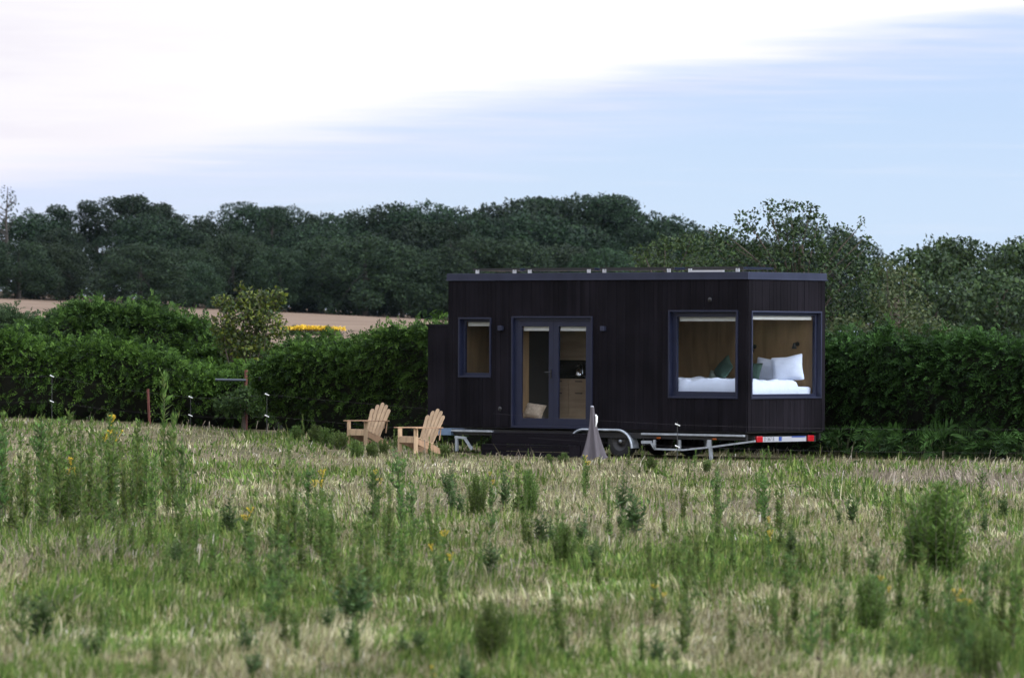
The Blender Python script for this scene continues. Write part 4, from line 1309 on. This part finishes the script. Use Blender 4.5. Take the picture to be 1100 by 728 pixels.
ch = make_chair()
P1 = at(396.5, 480, 108.5); P2 = at(453, 482, 103.3)
ch.location = (P1.x, 108.5, gz(P1.x, 108.5) - .03); ch.rotation_euler = (0, 0, rad(-45)); ch.scale = (.88, .84, .98)
c2 = copy_tree(ch); c2.location = (P2.x, 103.3, gz(P2.x, 103.3) - .02); c2.rotation_euler = (0, 0, rad(-52)); c2.scale = (.90, .86, .97)
tag(ch, 'slatted wooden garden chair farther from the cabin, before the dark hedge', 'garden chair', 'wooden garden chairs left of the cabin')
tag(c2, 'slatted wooden garden chair close beside the left end of the cabin', 'garden chair', 'wooden garden chairs left of the cabin')

# ---- electric fence
fe = empty('electric_fence', (at(287, 440, 113).x, 113, gz(at(287, 440, 113).x, 113)))
o2 = Vector(fe.location)
fpts = [(-80, 117.5, 1.1, .5, 2), (56, 117.2, 1.05, .46, 2), (205, 116.0, .72, .30, 2), (287, 112.5, .93, .45, 2), (728, 98.4, .735, .31, 2), (1190, 95.0, .75, .30, 2)]
tops = []
for (px, y, h1, h2, nn_) in fpts:
    x = (px - CX) / F * y; g_ = gz(x, y); b = Vector((x, y, g_)) - o2
    m_ = MB(); m_.tube([b + Vector((0, 0, -.15)), b + Vector((0, 0, h1 + .06))], .007, 6); po = m_.build('post', M['fpost'], fe)
    m_ = MB()
    for h in (h1, h2): c = b + Vector((-.0, -.03, h)); m_.tube([c + Vector((-.045, 0, .02)), c + Vector((.05, 0, -.02))], [.013, .010], 8)
    m_.build('insulator', M['white'], po)
    tops.append((b + Vector((0, -.04, h1)), b + Vector((0, -.04, h2))))
for lv in (0, 1):
    m_ = MB(); pts = []
    for a, b in zip(tops[:-1], tops[1:]):
        for k in range(10):
            f = k / 10; p = a[lv].lerp(b[lv], f); p = p + Vector((0, 0, -.05 * 4 * f * (1 - f))); pts.append(p)
    pts.append(tops[-1][lv]); m_.tube(pts, .0011, 5); m_.build('wire', M['wire'], fe)
tag(fe, 'thin two-strand electric fence with white insulators crossing the field before the cabin and hedges', 'electric fence')

# ---- rusty post and pipe rail in the hedge
x = (161 - CX) / F * 117.6; m_ = MB(); g_ = gz(x, 117.6)
m_.box(-.03, .03, -.008, .008, -.2, .82); m_.box(-.008, .008, -.03, .0, -.2, .82)
o = m_.build('fence_post', M['rust']); o.location = (x, 117.6, g_); o.rotation_euler = (0, rad(-3), rad(20)); tag(o, 'rusty red angle iron post at the foot of the left hedge', 'fence post')
RY = 118.0; x = (264.5 - CX) / F * RY; g_ = gz(x, RY); r = empty('pipe_rail', (x, RY, g_))
zt = pyz(398.5, RY) - g_; zr_ = pyz(409.5, RY) - g_
m_ = MB(); m_.tube([(0, 0, -.2), (0, 0, zt)], .04, 10); m_.build('post', M['rust'], r)
m_ = MB(); m_.tube([(0, -.06, zr_), (-.72, -.06, zr_ + .01)], .03, 8); m_.build('rail', M['rail'], r)
tag(r, 'rusty tube post with dark pipe rail in the hedge gap below the yellow-green shrub', 'rail')

# ------------------------------------------------------------------ grass
def screen_paint(px, py, blobs):
    v = np.zeros_like(px)
    for (cx, cy, rx, ry, a) in blobs:
        v += a * np.exp(-((px - cx) / rx) ** 2 - ((py - cy) / ry) ** 2)
    return v


GREEN = [(90, 540, 120, 50, .55), (250, 512, 60, 7, .9), (310, 545, 80, 40, .35), (60, 610, 130, 18, .45), (420, 640, 60, 45, .45), (330, 640, 120, 30, .35), (120, 690, 120, 40, .3),
         (520, 560, 60, 35, .25), (620, 590, 60, 25, .3), (740, 600, 60, 30, .35), (850, 590, 70, 30, .4), (950, 650, 130, 50, .5), (1010, 590, 60, 40, .25), (850, 507, 60, 12, .45), (720, 500, 60, 8, .35),
         (400, 475, 80, 14, .6), (330, 470, 60, 10, .3), (640, 690, 100, 40, .25), (1060, 700, 100, 50, .4), (520, 690, 70, 50, .4), (620, 486, 60, 6, .4), (180, 610, 160, 20, .2), (480, 600, 200, 30, .15)]
STRAW = [(200, 470, 160, 16, .35), (560, 520, 260, 35, .35), (560, 500, 300, 12, .3), (680, 540, 120, 25, .3), (720, 640, 60, 25, .4), (620, 655, 80, 25, .3), (880, 560, 80, 20, .25), (1060, 610, 40, 30, .25), (780, 690, 100, 30, .25)]
PURPLE = [(990, 512, 120, 9, 1.4), (1090, 518, 60, 10, 1.1), (300, 600, 140, 12, .35), (110, 452, 30, 6, .9), (250, 460, 60, 7, .6), (110, 590, 60, 14, .4), (800, 575, 40, 10, .2), (240, 480, 120, 12, .25), (430, 470, 100, 12, .2)]


def build_grass():
    n = 430000
    # spread evenly over the picture-plane of the meadow (denser on the ground nearby), with a margin all round
    py = 364 + np.clip(R.uniform(0, 1, n) ** .92, 0, 1) * 440 + 88
    px = R.uniform(-220, 1320, n)
    y = CAM_Z * F / (py - 364); x = (px - CX) / F * y
    z = ground_z(x, y)
    # true screen row for paint
    sy = 364 + (CAM_Z - z) * F / y
    # keep in front of the hedge line
    hl = 104.9 + (6.6 - x) * ST / CT
    keep = (y < np.minimum(hl + .3, np.where(x < -4.5, 118.4, 400))) & (y < 122)
    # not inside the footprint of cabin 
    lx = (x - C0[0]) * CT - (y - C0[1]) * ST; ly = (x - C0[0]) * ST + (y - C0[1]) * CT
    keep &= ~((lx > -L_ + .2) & (lx < -.1) & (ly > .35) & (ly < W_))
    stp = (lx > sx0 - .02) & (lx < sx1 + .02) & (ly > -.80) & (ly < 0)
    keep &= ~stp
    x, y, z, px, sy = x[keep], y[keep], z[keep], px[keep], sy[keep]; n = len(x)
    patch = fbm(x * .75, y * .15, 71, 4); fine = fbm(x * 4.1, y * .9, 75, 3)
    g = .27 + .9 * screen_paint(px, sy, GREEN) - screen_paint(px, sy, STRAW) + (patch - .5) * 2.2 + (fine - .5) * 1.3
    g = np.clip(g, 0, 1)
    pu = np.clip(screen_paint(px, sy, PURPLE) + (fbm(x * .5, y * .15, 91, 3) - .58) * .7, 0, 1) * .7
    green = R.uniform(size=n) < g * .92 + .04
    purp = (~green) & (R.uniform(size=n) < pu)
    sc = y / 100.0
    h = np.where(green, R.uniform(.06, .17, n), R.uniform(.05, .15, n))
    h = np.where(purp, R.uniform(.10, .24, n), h)
    tall = R.uniform(size=n) < .02
    h = np.where(tall, h * R.uniform(1.5, 2.3, n), h)
    h *= .40 + 1.25 * fbm(x * 2.2, y * .5, 77, 2)
    h *= 1 - .15 * sstep(520, 700, sy)
    # shorter right in front of the low trailer parts, longer at the hedge foot
    h *= np.where((np.abs(lx[keep] + 3.2) < 4.5) & (ly[keep] > -3.5) & (ly[keep] < 1.0), .62, 1.0)
    h = np.clip(h, .03, .62)
    w = np.where(purp, .011, np.where(green, .024, .018)) * R.uniform(.6, 1.5, n) * np.clip(sc, .55, 1.3)
    a = R.uniform(0, 2 * PI, n) * .5 + 2 * PI * fbm(x * .9, y * .35, 95, 2)
    forb = green & (R.uniform(size=n) < .34)
    w = np.where(forb, w * 2.2, w); h = np.where(forb, h * .8, h)
    lean = np.where(forb, R.uniform(.5, 1.4, n), np.where(green, R.uniform(.05, .55, n), np.where(purp, R.uniform(.15, 1.0, n), R.uniform(.2, 1.45, n))))
    dx, dy = np.cos(a), np.sin(a)
    px_, py_ = -dy, dx
    base = np.stack([x, y, z - .01], 1)
    l1 = np.sin(lean * .5) * h * .5; z1 = np.cos(lean * .5) * h * .5
    l2 = l1 + np.sin(lean * 1.3) * h * .5; z2 = z1 + np.cos(lean * 1.3) * h * .5
    side = np.stack([px_, py_, np.zeros(n)], 1)
    mid = base + np.stack([dx * l1, dy * l1, z1], 1); tip = base + np.stack([dx * l2, dy * l2, z2], 1)
    w = w[:, None]
    V = np.empty((n, 6, 3))
    V[:, 0] = base - side * w * .5; V[:, 1] = base + side * w * .5
    wm_ = np.where(purp[:, None], w * 1.0, w * .85)
    V[:, 2] = mid + side * wm_ * .5; V[:, 3] = mid - side * wm_ * .5
    wt = np.where(purp[:, None], w * 1.5, w * .15)          # seed heads stay thick at the tip
    V[:, 4] = tip + side * wt * .5; V[:, 5] = tip - side * wt * .5
    i = np.arange(n)[:, None] * 6
    Q = np.concatenate([i + np.array([[0, 1, 2, 3]]), i + np.array([[3, 2, 4, 5]])])
    cg = np.array([[.090, .158, .032], [.125, .195, .042], [.066, .118, .027], [.18, .225, .062]])[R.integers(0, 4, n)]
    cs = np.array([[.40, .37, .22], [.33, .30, .17], [.49, .455, .295], [.22, .19, .10], [.29, .31, .135]])[R.integers(0, 5, n)]
    cp = np.array([[.31, .26, .205], [.24, .20, .16], [.37, .315, .25]])[R.integers(0, 3, n)]
    thatch = .55 + .9 * fbm(x * 1.7, y * .45, 83, 4)
    C = np.where(green[:, None], cg, np.where(purp[:, None], cp, cs)) * R.uniform(.6, 1.35, (n, 1)) * thatch[:, None]
    bleached = (R.uniform(size=n) < .05 * sstep(.45, .7, fbm(x * 1.1, y * .3, 88, 3))) & ~green
    C[bleached] = np.array([.58, .54, .47])
    me = quad_mesh('grass', V.reshape(-1, 3), Q, M['grass'], np.repeat(np.clip(C, 0, 1), 6, axis=0))
    tag(link('grass', me), 'dry straw and green meadow grass covering the whole field', 'grass', kind='stuff')


build_grass()

# ------------------------------------------------------------------ weeds
GW = {'flea': [(.086, .152, .034), (.112, .188, .042), (.165, .245, .06), (.058, .104, .028), (.15, .175, .055)],
      'bush': [(.068, .122, .026), (.095, .160, .034), (.14, .21, .05)],
      'thistle': [(.075, .130, .044), (.10, .165, .055), (.055, .095, .036)],
      'branchy': [(.070, .145, .034), (.095, .18, .044), (.135, .23, .058), (.05, .10, .028)],
      'rag': [(.065, .12, .030), (.09, .15, .036)],
      'dock': [(.09, .06, .035), (.06, .05, .03)]}


def weed_proto(kind, seed):
    rs = np.random.default_rng(seed); rp = random.Random(seed)
    e = empty({'flea': 'fleabane_plant', 'bush': 'bushy_weed', 'thistle': 'thistle_plant', 'rag': 'ragwort_plant', 'dock': 'dock_plant', 'branchy': 'branching_weed'}[kind])
    st_ = MB(); P, D, L, Wd = [], [], [], []; heads = []
    if kind == 'flea': stems = [(rs.uniform(-.10, .10), rs.uniform(-.10, .10), rs.uniform(.5, .97), rs.uniform(-.10, .10), rs.uniform(-.10, .10)) for _ in range(rp.choice((3, 4, 5)))]; stems[0] = (0, 0, 1.0, rs.uniform(-.05, .05), 0)
    elif kind == 'bush':
        stems = []
        for _ in range(34):
            a_ = rs.uniform(0, 6.28); q_ = rs.uniform(0, 1) ** .6
            stems.append((math.cos(a_) * q_ * .16, math.sin(a_) * q_ * .16, (1.0 - .42 * q_ ** 2) * rs.uniform(.78, 1.0), math.cos(a_) * q_ * .16, math.sin(a_) * q_ * .16))
    elif kind == 'branchy':
        stems = [(0, 0, 1.0, rs.uniform(-.06, .06), rs.uniform(-.06, .06))]
    elif kind == 'thistle': stems = [(0, 0, 1.0, .05, .0)] + [(rs.uniform(-.04, .04), rs.uniform(-.04, .04), rs.uniform(.5, .85), rs.uniform(-.3, .3), rs.uniform(-.3, .3)) for _ in range(6)]
    elif kind == 'rag': stems = [(0, 0, 1.0, .03, .0)] + [(rs.uniform(-.05, .05), rs.uniform(-.05, .05), rs.uniform(.6, .9), rs.uniform(-.12, .12), rs.uniform(-.12, .12)) for _ in range(2)]
    else: stems = [(0, 0, 1.0, .04, .02)]
    segs = []
    for (bx, by, h, lx_, ly_) in stems:
        b = Vector((bx, by, -.03)); t = Vector((bx + lx_ * h, by + ly_ * h, h)); segs.append((b, b.lerp(t, .5) + Vector((lx_ * -.12, ly_ * -.12, 0)), t, h))
        if kind == 'branchy':
            for q in range(15):
                zf = rs.uniform(.15, .88); a_ = q * 2.4 + rs.uniform(-.5, .5); ln = rs.uniform(.16, .34) * (1.25 - zf * .8)
                b2 = b.lerp(t, zf); t2 = b2 + Vector((math.cos(a_) * ln * .75, math.sin(a_) * ln * .75, ln * rs.uniform(.5, 1.1)))
                segs.append((b2, b2.lerp(t2, .5) + Vector((math.cos(a_) * .02, math.sin(a_) * .02, -.01)), t2, ln * 1.3))
    for (b, m, t, h) in segs:
        bx = b.x
        st_.tube([b, m, t], [.008, .006, .003], 5, caps=False)
        nl = {'flea': 185, 'bush': 95, 'thistle': 26, 'rag': 60, 'dock': 14, 'branchy': 62}[kind]
        for k in range(int(nl * h)):
            f = (k + rs.uniform(0, 1)) / (nl * h)
            f = .16 + .84 * f ** .9 if kind not in ('bush', 'branchy') else .05 + .95 * f
            if kind == 'flea' and rs.uniform() < .18 + .3 * math.sin(f * 17 + bx * 90): continue
            p = b.lerp(m, f * 2) if f < .5 else m.lerp(t, f * 2 - 1)
            a = k * 2.4 + rs.uniform(-.9, .9); up = rs.uniform(-.1, 1.2) + .5 * f
            P.append(p); D.append((math.cos(a), math.sin(a), up))
            ll = {'flea': .10 * (1.0 - .42 * f) * rs.uniform(.6, 1.3), 'bush': .095 * (1.1 - .4 * f), 'thistle': .20 * (1.15 - .75 * f), 'rag': .11 * (1.15 - .6 * f), 'dock': .12 * (1.1 - .6 * f), 'branchy': .085 * (1.1 - .4 * f)}[kind] * rs.uniform(.7, 1.35)
            L.append(ll); Wd.append(ll * {'flea': .30, 'bush': .26, 'thistle': .34, 'rag': .42, 'dock': .3, 'branchy': .34}[kind])
        if kind == 'rag': heads.append(t)
        if kind == 'flea':
            for k in range(34):     # branching green tips
                f = rs.uniform(.8, 1.03); p = m.lerp(t, min(1.05, f * 2 - 1)); a = rs.uniform(0, 6.28); p = p + Vector((math.cos(a * 3) * .03, math.sin(a * 3) * .03, 0))
                P.append(p + Vector((math.cos(a) * .012, math.sin(a) * .012, 0))); D.append((math.cos(a) * .5, math.sin(a) * .5, 1)); L.append(.04 * rs.uniform(.7, 1.3)); Wd.append(.013)
    st_.build('stem', M['stem'] if kind != 'dock' else M['drystem'], e)
    P = np.array([tuple(p) for p in P]); D = unit(np.array(D))
    V, Q = diamonds(P, D, np.array(L), np.array(Wd), nrm=np.tile([0, 0, 1.0], (len(P), 1)) + R.normal(size=(len(P), 3)) * .35)
    if kind == 'thistle':   # toothed leaves: add side lobes
        V2, _ = diamonds(P + D * np.array(L)[:, None] * .35, unit(D + R.normal(size=D.shape) * .8), np.array(L) * .5, np.array(Wd) * .6)
        V = np.concatenate([V, V2]); Q = np.arange(len(V)).reshape(-1, 4)
    link('leaves', quad_mesh('leaves', V, Q, M['weed'], np.repeat(tint(len(V) // 4, GW[kind], .25), 4, axis=0)), e)
    if heads:
        for t in heads:
            fm = MB()
            for k in range(7):
                c = t + Vector((rs.uniform(-.06, .06), rs.uniform(-.06, .06), rs.uniform(-.01, .04)))
                fm.lathe([(0, .0), (.011, .002), (.012, .007), (.004, .010), (0, .009)], c, 7)
                fm.tube([t - Vector((0, 0, .08)), c], .002, 3, caps=False)
            fm.build('flower_head', M['yellow'], e)
    return e


wp = {k: [weed_proto(k, s) for s in sd] for k, sd in (('flea', (1, 2, 3, 4)), ('bush', (5, 6)), ('thistle', (7, 8, 9)), ('rag', (10, 11)), ('dock', (12,)), ('branchy', (13, 14, 15, 16)))}
wused = set(); rw = random.Random(77)
WCAT = {'flea': 'weed', 'bush': 'weed', 'thistle': 'thistle', 'rag': 'ragwort', 'dock': 'weed', 'branchy': 'weed'}


def weed(kind, px, top, base, label, group=None, wide=1.0):
    """one plant rooted where photo row 'base' meets the ground, as tall as its top row says"""
    y = CAM_Z * F / (base - 364)
    for _ in range(4):
        x = (px - CX) / F * y; g_ = gz(x, y); y = (CAM_Z - g_) * F / (base - 364)
    h = (base - top) * y / F
    v = rw.randrange(len(wp[kind])); key = (kind, v); src = wp[kind][v]
    if key in wused: o = copy_tree(src)
    else: o = src; wused.add(key)
    o.location = (x, y, g_); o.rotation_euler = (0, 0, rw.uniform(0, 6.28)); q_ = {'branchy': .9, 'thistle': 1.2, 'flea': 1.12}.get(kind, 1.4); o.scale = (h * wide * q_, h * wide * q_, h)
    tag(o, label, WCAT[kind], group)
    return o


# the tall clump at the left
lab = 'tall upright leafy weed in the dense clump at the left edge of the field'; gp = 'weeds of the dense left clump'
for (px, tp, bs, wd) in [(6, 478, 556, .8), (22, 468, 560, .8), (30, 490, 570, .9), (44, 452, 562, .8), (62, 470, 566, .9), (76, 447, 560, .8), (88, 462, 570, .9), (100, 455, 562, .8), (110, 468, 575, .9),
                         (120, 462, 562, .9), (134, 480, 570, .8), (148, 474, 556, .8), (158, 468, 560, .8), (168, 490, 566, .9), (186, 470, 560, .7), (196, 494, 552, .7), (52, 500, 575, 1), (14, 510, 578, 1)]:
    weed('flea', px, tp, bs, lab, gp, wd)
weed('flea', 177, 405, 552, 'tallest weed with a pale tip reaching above the left hedge foot', None, .62)
weed('flea', 118, 450, 560, 'tall weed beside yellow flowers in the left clump', gp, .7)
weed('rag', 121, 452, 555, 'yellow topped ragwort among the dense left clump', None, .8); 
weed('rag', 76, 496, 566, 'short ragwort with small yellow heads low in the left clump', None, .8)
# second tier, left
lab = 'slender green weed in the loose row below the dense left clump'; gp = 'weeds below the left clump'
for (px, tp, bs, wd) in [(90, 540, 602, 1), (140, 545, 592, 1), (212, 540, 596, 1), (232, 552, 625, .9), (200, 560, 640, .8), (128, 560, 606, .9), (270, 560, 628, .9), (180, 575, 625, .9)]:
    weed('flea', px, tp, bs, lab, gp, wd)
lab = 'slender upright green weed standing left of centre in front of the chairs'; gp = 'weeds left of centre'
for (px, tp, bs, wd) in [(300, 520, 600, .9), (318, 528, 600, .9), (326, 548, 618, 1), (358, 532, 624, .8), (350, 552, 630, .8), (395, 566, 655, .8), (408, 580, 650, .9), (445, 568, 645, .8), (380, 590, 668, .9), (424, 560, 580, .7), (405, 520, 565, .6), (420, 528, 572, .6), (340, 545, 600, .7)]:
    weed('flea', px, tp, bs, lab, gp, wd)
weed('flea', 311, 474, 605, 'tallest single weed left of centre, below the first garden chair', None, .7)
weed('flea', 433, 498, 565, 'upright leafy weed alone below the second garden chair', None, .8)
weed('rag', 346, 508, 580, 'thin ragwort with one yellow head left of the lone weed below the chairs', None, .6)
weed('rag', 268, 548, 600, 'ragwort with a cluster of yellow heads between the left clump and the centre', None, 1.0)
weed('rag', 404, 507, 566, 'thin ragwort with a yellow tip left of the lone upright weed', None, .5)
weed('rag', 476, 572, 640, 'dark ragwort with orange yellow heads in the centre left of the field', None, .8)
# centre
weed('thistle', 486, 514, 553, 'small dark thistle left of the bushy thistle below the steps', None, .8)
weed('bush', 515, 505, 552, 'compact dark bushy weed below the cabin steps', None, .75)
weed('thistle', 543, 495, 548, 'upright dark thistle between two bushy weeds below the steps', None, .7)
weed('bush', 568, 499, 552, 'bushy dark weed below the closed parasol', None, .7)
weed('flea', 566, 532, 590, 'pale slender weed right below the bushy weed under the parasol', None, .8)
weed('rag', 527, 508, 548, 'low ragwort with an orange yellow head right of the compact bushy weed', None, .6)
weed('bush', 607, 556, 606, 'bright green bushy weed right of centre in the dry grass', None, .8)
weed('thistle', 640, 575, 602, 'flat dark green thistle beside the bright bushy weed', None, 1.5)
weed('flea', 628, 490, 540, 'thin tall weed in front of the parasol', None, .6)
weed('flea', 655, 515, 585, 'thin dark weed left of the trailer wheel foreground', None, .6)
weed('rag', 630, 490, 530, 'low yellowish ragwort in front of the parasol foot', None, .8)
for (px, tp, bs, lb) in [(517, 466, 486, 'young bright green weed at the left end of the dark steps'), (690, 478, 500, 'pale weed at the foot of the mudguard'), (645, 488, 505, 'short weed in front of the trailer wheel'), (820, 485, 560, 'tall thin weed below the tail lights'), (772, 500, 562, 'thin tall weed below the steady leg'), (826, 478, 500, 'short weed under the license plate'), (740, 490, 512, 'short pale weed below the right end of the side rail')]:
    weed('flea', px, tp, bs, lb, None, .8)
lab = 'low leafy weed growing round the feet of the two garden chairs'; gp = 'weeds round the garden chairs'
for (kd, px, tp, bs, wd) in [('bush', 352, 458, 480, 1.3), ('bush', 366, 462, 484, 1.2), ('bush', 384, 472, 492, 1.2), ('bush', 400, 474, 492, 1.2), ('bush', 412, 470, 489, 1.0), ('bush', 340, 455, 476, 1.3), ('flea', 424, 462, 486, .9), ('flea', 326, 446, 474, .8), ('bush', 478, 476, 492, 1.2), ('flea', 462, 470, 492, .8), ('bush', 318, 456, 474, 1.2)]:
    weed(kd, px, tp, bs, lab, gp, wd)
lab = 'pale young weed in the grass along the foot of the trailer'; gp = 'weeds along the trailer foot'
for (kd, px, tp, bs, wd) in [('flea', 655, 478, 500, .8), ('flea', 676, 480, 502, .8), ('bush', 700, 488, 503, 1.2), ('flea', 715, 484, 503, .8), ('flea', 748, 482, 504, .8), ('bush', 760, 491, 505, 1.1), ('flea', 785, 486, 504, .8), ('flea', 806, 484, 504, .8), ('flea', 850, 482, 502, .8), ('bush', 606, 484, 498, 1.3), ('bush', 590, 486, 498, 1.2), ('flea', 870, 484, 502, .8), ('flea', 568, 482, 497, .7)]:
    weed(kd, px, tp, bs, lab, gp, wd)
lab = 'feathery green weed in the group right of centre below the big front window'; gp = 'weeds right of centre'
for (px, tp, bs, wd) in [(722, 570, 620, .9), (736, 560, 624, .9), (750, 564, 622, .9), (768, 556, 618, .8), (788, 552, 616, .8), (705, 590, 640, .8), (742, 580, 628, 1)]:
    weed('flea', px, tp, bs, lab, gp, wd)
weed('rag', 826, 556, 620, 'tall ragwort with a yellow head right of the feathery group', None, .6)
weed('rag', 705, 628, 668, 'ragwort with a big bright yellow head in the lower centre right', None, 1.3)
weed('thistle', 850, 562, 598, 'dark leaning thistle left of the pair of thistles at right', None, 1.1)
weed('thistle', 918, 524, 562, 'dark open thistle in the dry grass below the right hedge', None, .9)
weed('thistle', 903, 540, 564, 'small dark thistle just left of the open thistle', None, .7)
weed('bush', 1008, 506, 614, 'big dense dark green bush standing alone at the right', None, 1.0)
weed('bush', 994, 524, 610, 'narrower leafy bush growing into the left side of the big right bush', None, .8)
weed('thistle', 1058, 540, 572, 'small thistle right of the big dense bush', None, .8)
weed('thistle', 1080, 525, 556, 'dark low thistle near the right edge below the purple grass', None, 1.0)
# foreground
lab = 'blurred leafy weed in the near foreground'; gp = 'weeds in the near foreground'
for (kd, px, tp, bs, wd) in [('flea', 605, 648, 705, .9), ('flea', 655, 640, 705, .8), ('flea', 735, 636, 705, .8), ('flea', 785, 640, 708, .9), ('flea', 690, 655, 715, .9), ('flea', 320, 640, 705, .8), ('flea', 475, 575, 655, .7), ('thistle', 265, 660, 706, 1.1), ('flea', 835, 612, 690, .7), ('flea', 110, 640, 700, .9), ('flea', 385, 660, 720, .9), ('flea', 560, 660, 726, .9), ('thistle', 500, 690, 740, 1.0)]:
    weed(kd, px, tp, bs, lab, gp, wd)
weed('bush', 532, 636, 712, 'large soft bushy weed low in the centre foreground', None, .8)
weed('thistle', 50, 628, 695, 'large dark broad-leaved thistle at the lower left', None, 1.2)
weed('dock', 882, 615, 735, 'single dry brown stalk at the lower right', None, .6)
lab = 'broad leafy weed in the green foreground patch at lower right'; gp = 'weeds in the lower right patch'
for (kd, px, tp, bs, wd) in [('bush', 935, 612, 676, .8), ('branchy', 905, 616, 674, 1.0), ('branchy', 1035, 640, 730, .9), ('bush', 1065, 660, 735, .6), ('branchy', 985, 650, 715, .9), ('flea', 1090, 580, 700, .8), ('flea', 1078, 600, 690, .8), ('branchy', 960, 675, 740, .9), ('flea', 1010, 640, 700, .9)]:
    weed(kd, px, tp, bs, lab, gp, wd)
weed('rag', 1031, 633, 700, 'ragwort with a yellow head above the lower right leafy patch', None, .9)
weed('rag', 948, 618, 670, 'ragwort with an orange head in the green lower right patch', None, .8)
weed('rag', 466, 716, 760, 'ragwort with yellow head cut by the bottom edge', None, .9)
# more plants of the same clumps, and the loose scatter between them
ZONES = [((-6, 205), (548, 578), (60, 112), 12, ('flea', 'flea', 'branchy'), .85, 'tall upright leafy weed in the dense clump at the left edge of the field', 'weeds of the dense left clump'),
         ((120, 300), (575, 640), (28, 62), 12, ('branchy', 'flea', 'thistle'), 1.2, 'slender green weed in the loose row below the dense left clump', 'weeds below the left clump'),
         ((290, 470), (565, 665), (30, 84), 24, ('flea', 'flea', 'branchy'), .95, 'slender upright green weed standing left of centre in front of the chairs', 'weeds left of centre'),
         ((480, 690), (535, 640), (18, 55), 26, ('flea', 'flea', 'thistle', 'branchy'), 1.0, 'low leafy weed scattered in the dry grass in front of the cabin steps', 'scattered weeds before the steps'),
         ((690, 870), (560, 645), (25, 66), 24, ('flea', 'flea', 'branchy'), 1.0, 'feathery green weed in the group right of centre below the big front window', 'weeds right of centre'),
         ((870, 1100), (535, 620), (18, 48), 16, ('flea', 'thistle', 'branchy'), 1.0, 'low weed scattered in the grass on the right, round the big dense bush', 'scattered weeds on the right'),
         ((20, 880), (665, 740), (25, 70), 26, ('branchy', 'branchy', 'thistle', 'flea'), 1.2, 'blurred leafy weed in the near foreground', 'weeds in the near foreground'),
         ((885, 1110), (655, 745), (40, 85), 20, ('flea', 'branchy', 'branchy'), 1.0, 'broad leafy weed in the green foreground patch at lower right', 'weeds in the lower right patch')]
for (xr, br, hr, cnt, kinds, wd, lab, gp) in ZONES:
    for _ in range(cnt):
        bs = rw.uniform(*br); weed(rw.choice(kinds), rw.uniform(*xr), bs - rw.uniform(*hr), bs, lab, gp, wd * rw.uniform(.8, 1.2))
for kd in wp:           # remove any prototype that found no place
    for i, src in enumerate(wp[kd]):
        if (kd, i) not in wused:
            for c in list(src.children): bpy.data.objects.remove(c)
            bpy.data.objects.remove(src)
for kd in protos:
    for i, (src, H) in enumerate(protos[kd]):
        if (kd, i) not in used:
            for c in list(src.children): bpy.data.objects.remove(c)
            bpy.data.objects.remove(src)

# (the random scatter below runs before prototypes are tidied away)
# bracken at the hedge foot, right
def bracken(px, y, h, label):
    x = (px - CX) / F * y; e = empty('bracken_plant', (x, y, gz(x, y)))
    n = 26; P = np.stack([R.uniform(-.35, .35, n), R.uniform(-.15, .15, n), R.uniform(0, h * .6, n)], 1)
    D = unit(np.stack([R.normal(size=n) * .8, R.normal(size=n) * .5 - .3, R.uniform(.3, .9, n)], 1))
    V, C = sprays(P, D, 21, .55, .016, GR_HR, curve=.5)
    link('fronds', quad_mesh('fronds', V, np.arange(len(V)).reshape(-1, 4), M['hedge'], C), e)
    m_ = MB()
    for p in P: m_.tube([(p[0] * .6, p[1] * .6, -.03), tuple(p)], .008, 5, caps=False)
    m_.build('stem', M['stem'], e)
    tag(e, label, 'fern', 'ferns at the foot of the right hedge')


for i, (px, y) in enumerate([(905, 103.2), (945, 102.6), (985, 102.0), (1020, 101.6), (1060, 100.9), (1095, 100.4)]):
    bracken(px, y, .75, 'arching green fern at the dark foot of the right hedge')

# ------------------------------------------------------------------ unseen hedgerows added either side of the meadow to darken the pane reflections
hedge('added_hedgerow', (-62, 128), (-58, 55), prof([(0, 7.5), (.3, 6.4), (.6, 7.8), (1, 6.5)]), 3.0, 'unseen tall hedge added far left of the cabin to darken the pane reflections', per=14, frond=.75, seed=21, wob=.8)
hedge('added_hedgerow', (66, 60), (70, 150), prof([(0, 5.0), (.3, 5.6), (.6, 4.8), (1, 5.4)]), 3.0, 'unseen tall hedge added far right of the cabin to darken the pane reflections', per=14, frond=.75, seed=22, wob=.8)

shrub('bramble', 117.6, [(262, 432, 18, 15), (243, 436, 14, 12), (282, 436, 16, 14), (266, 422, 12, 8)], 'low bramble bush in front of the rusty tube post', cols=[(.03, .055, .018), (.045, .08, .024), (.06, .10, .03)], per=420, leaf=.09, mat=M['hedge'], th=.35)
# ------------------------------------------------------------------ thin summer air
mb = MB(); mb.box(-6200, 6200, -3200, 6200, -6, 34)
hm = bpy.data.materials.new('air'); hm.use_nodes = True; hn = hm.node_tree; hn.nodes.remove(hn.nodes['Principled BSDF'])
pv = N(hn, 'ShaderNodeVolumePrincipled'); pv.inputs['Density'].default_value = HAZE; pv.inputs['Color'].default_value = (.62, .78, 1.0, 1); pv.inputs['Anisotropy'].default_value = .1
hn.links.new(pv.outputs[0], hn.nodes['Material Output'].inputs['Volume'])
tag(mb.build('haze', hm), kind='stuff')
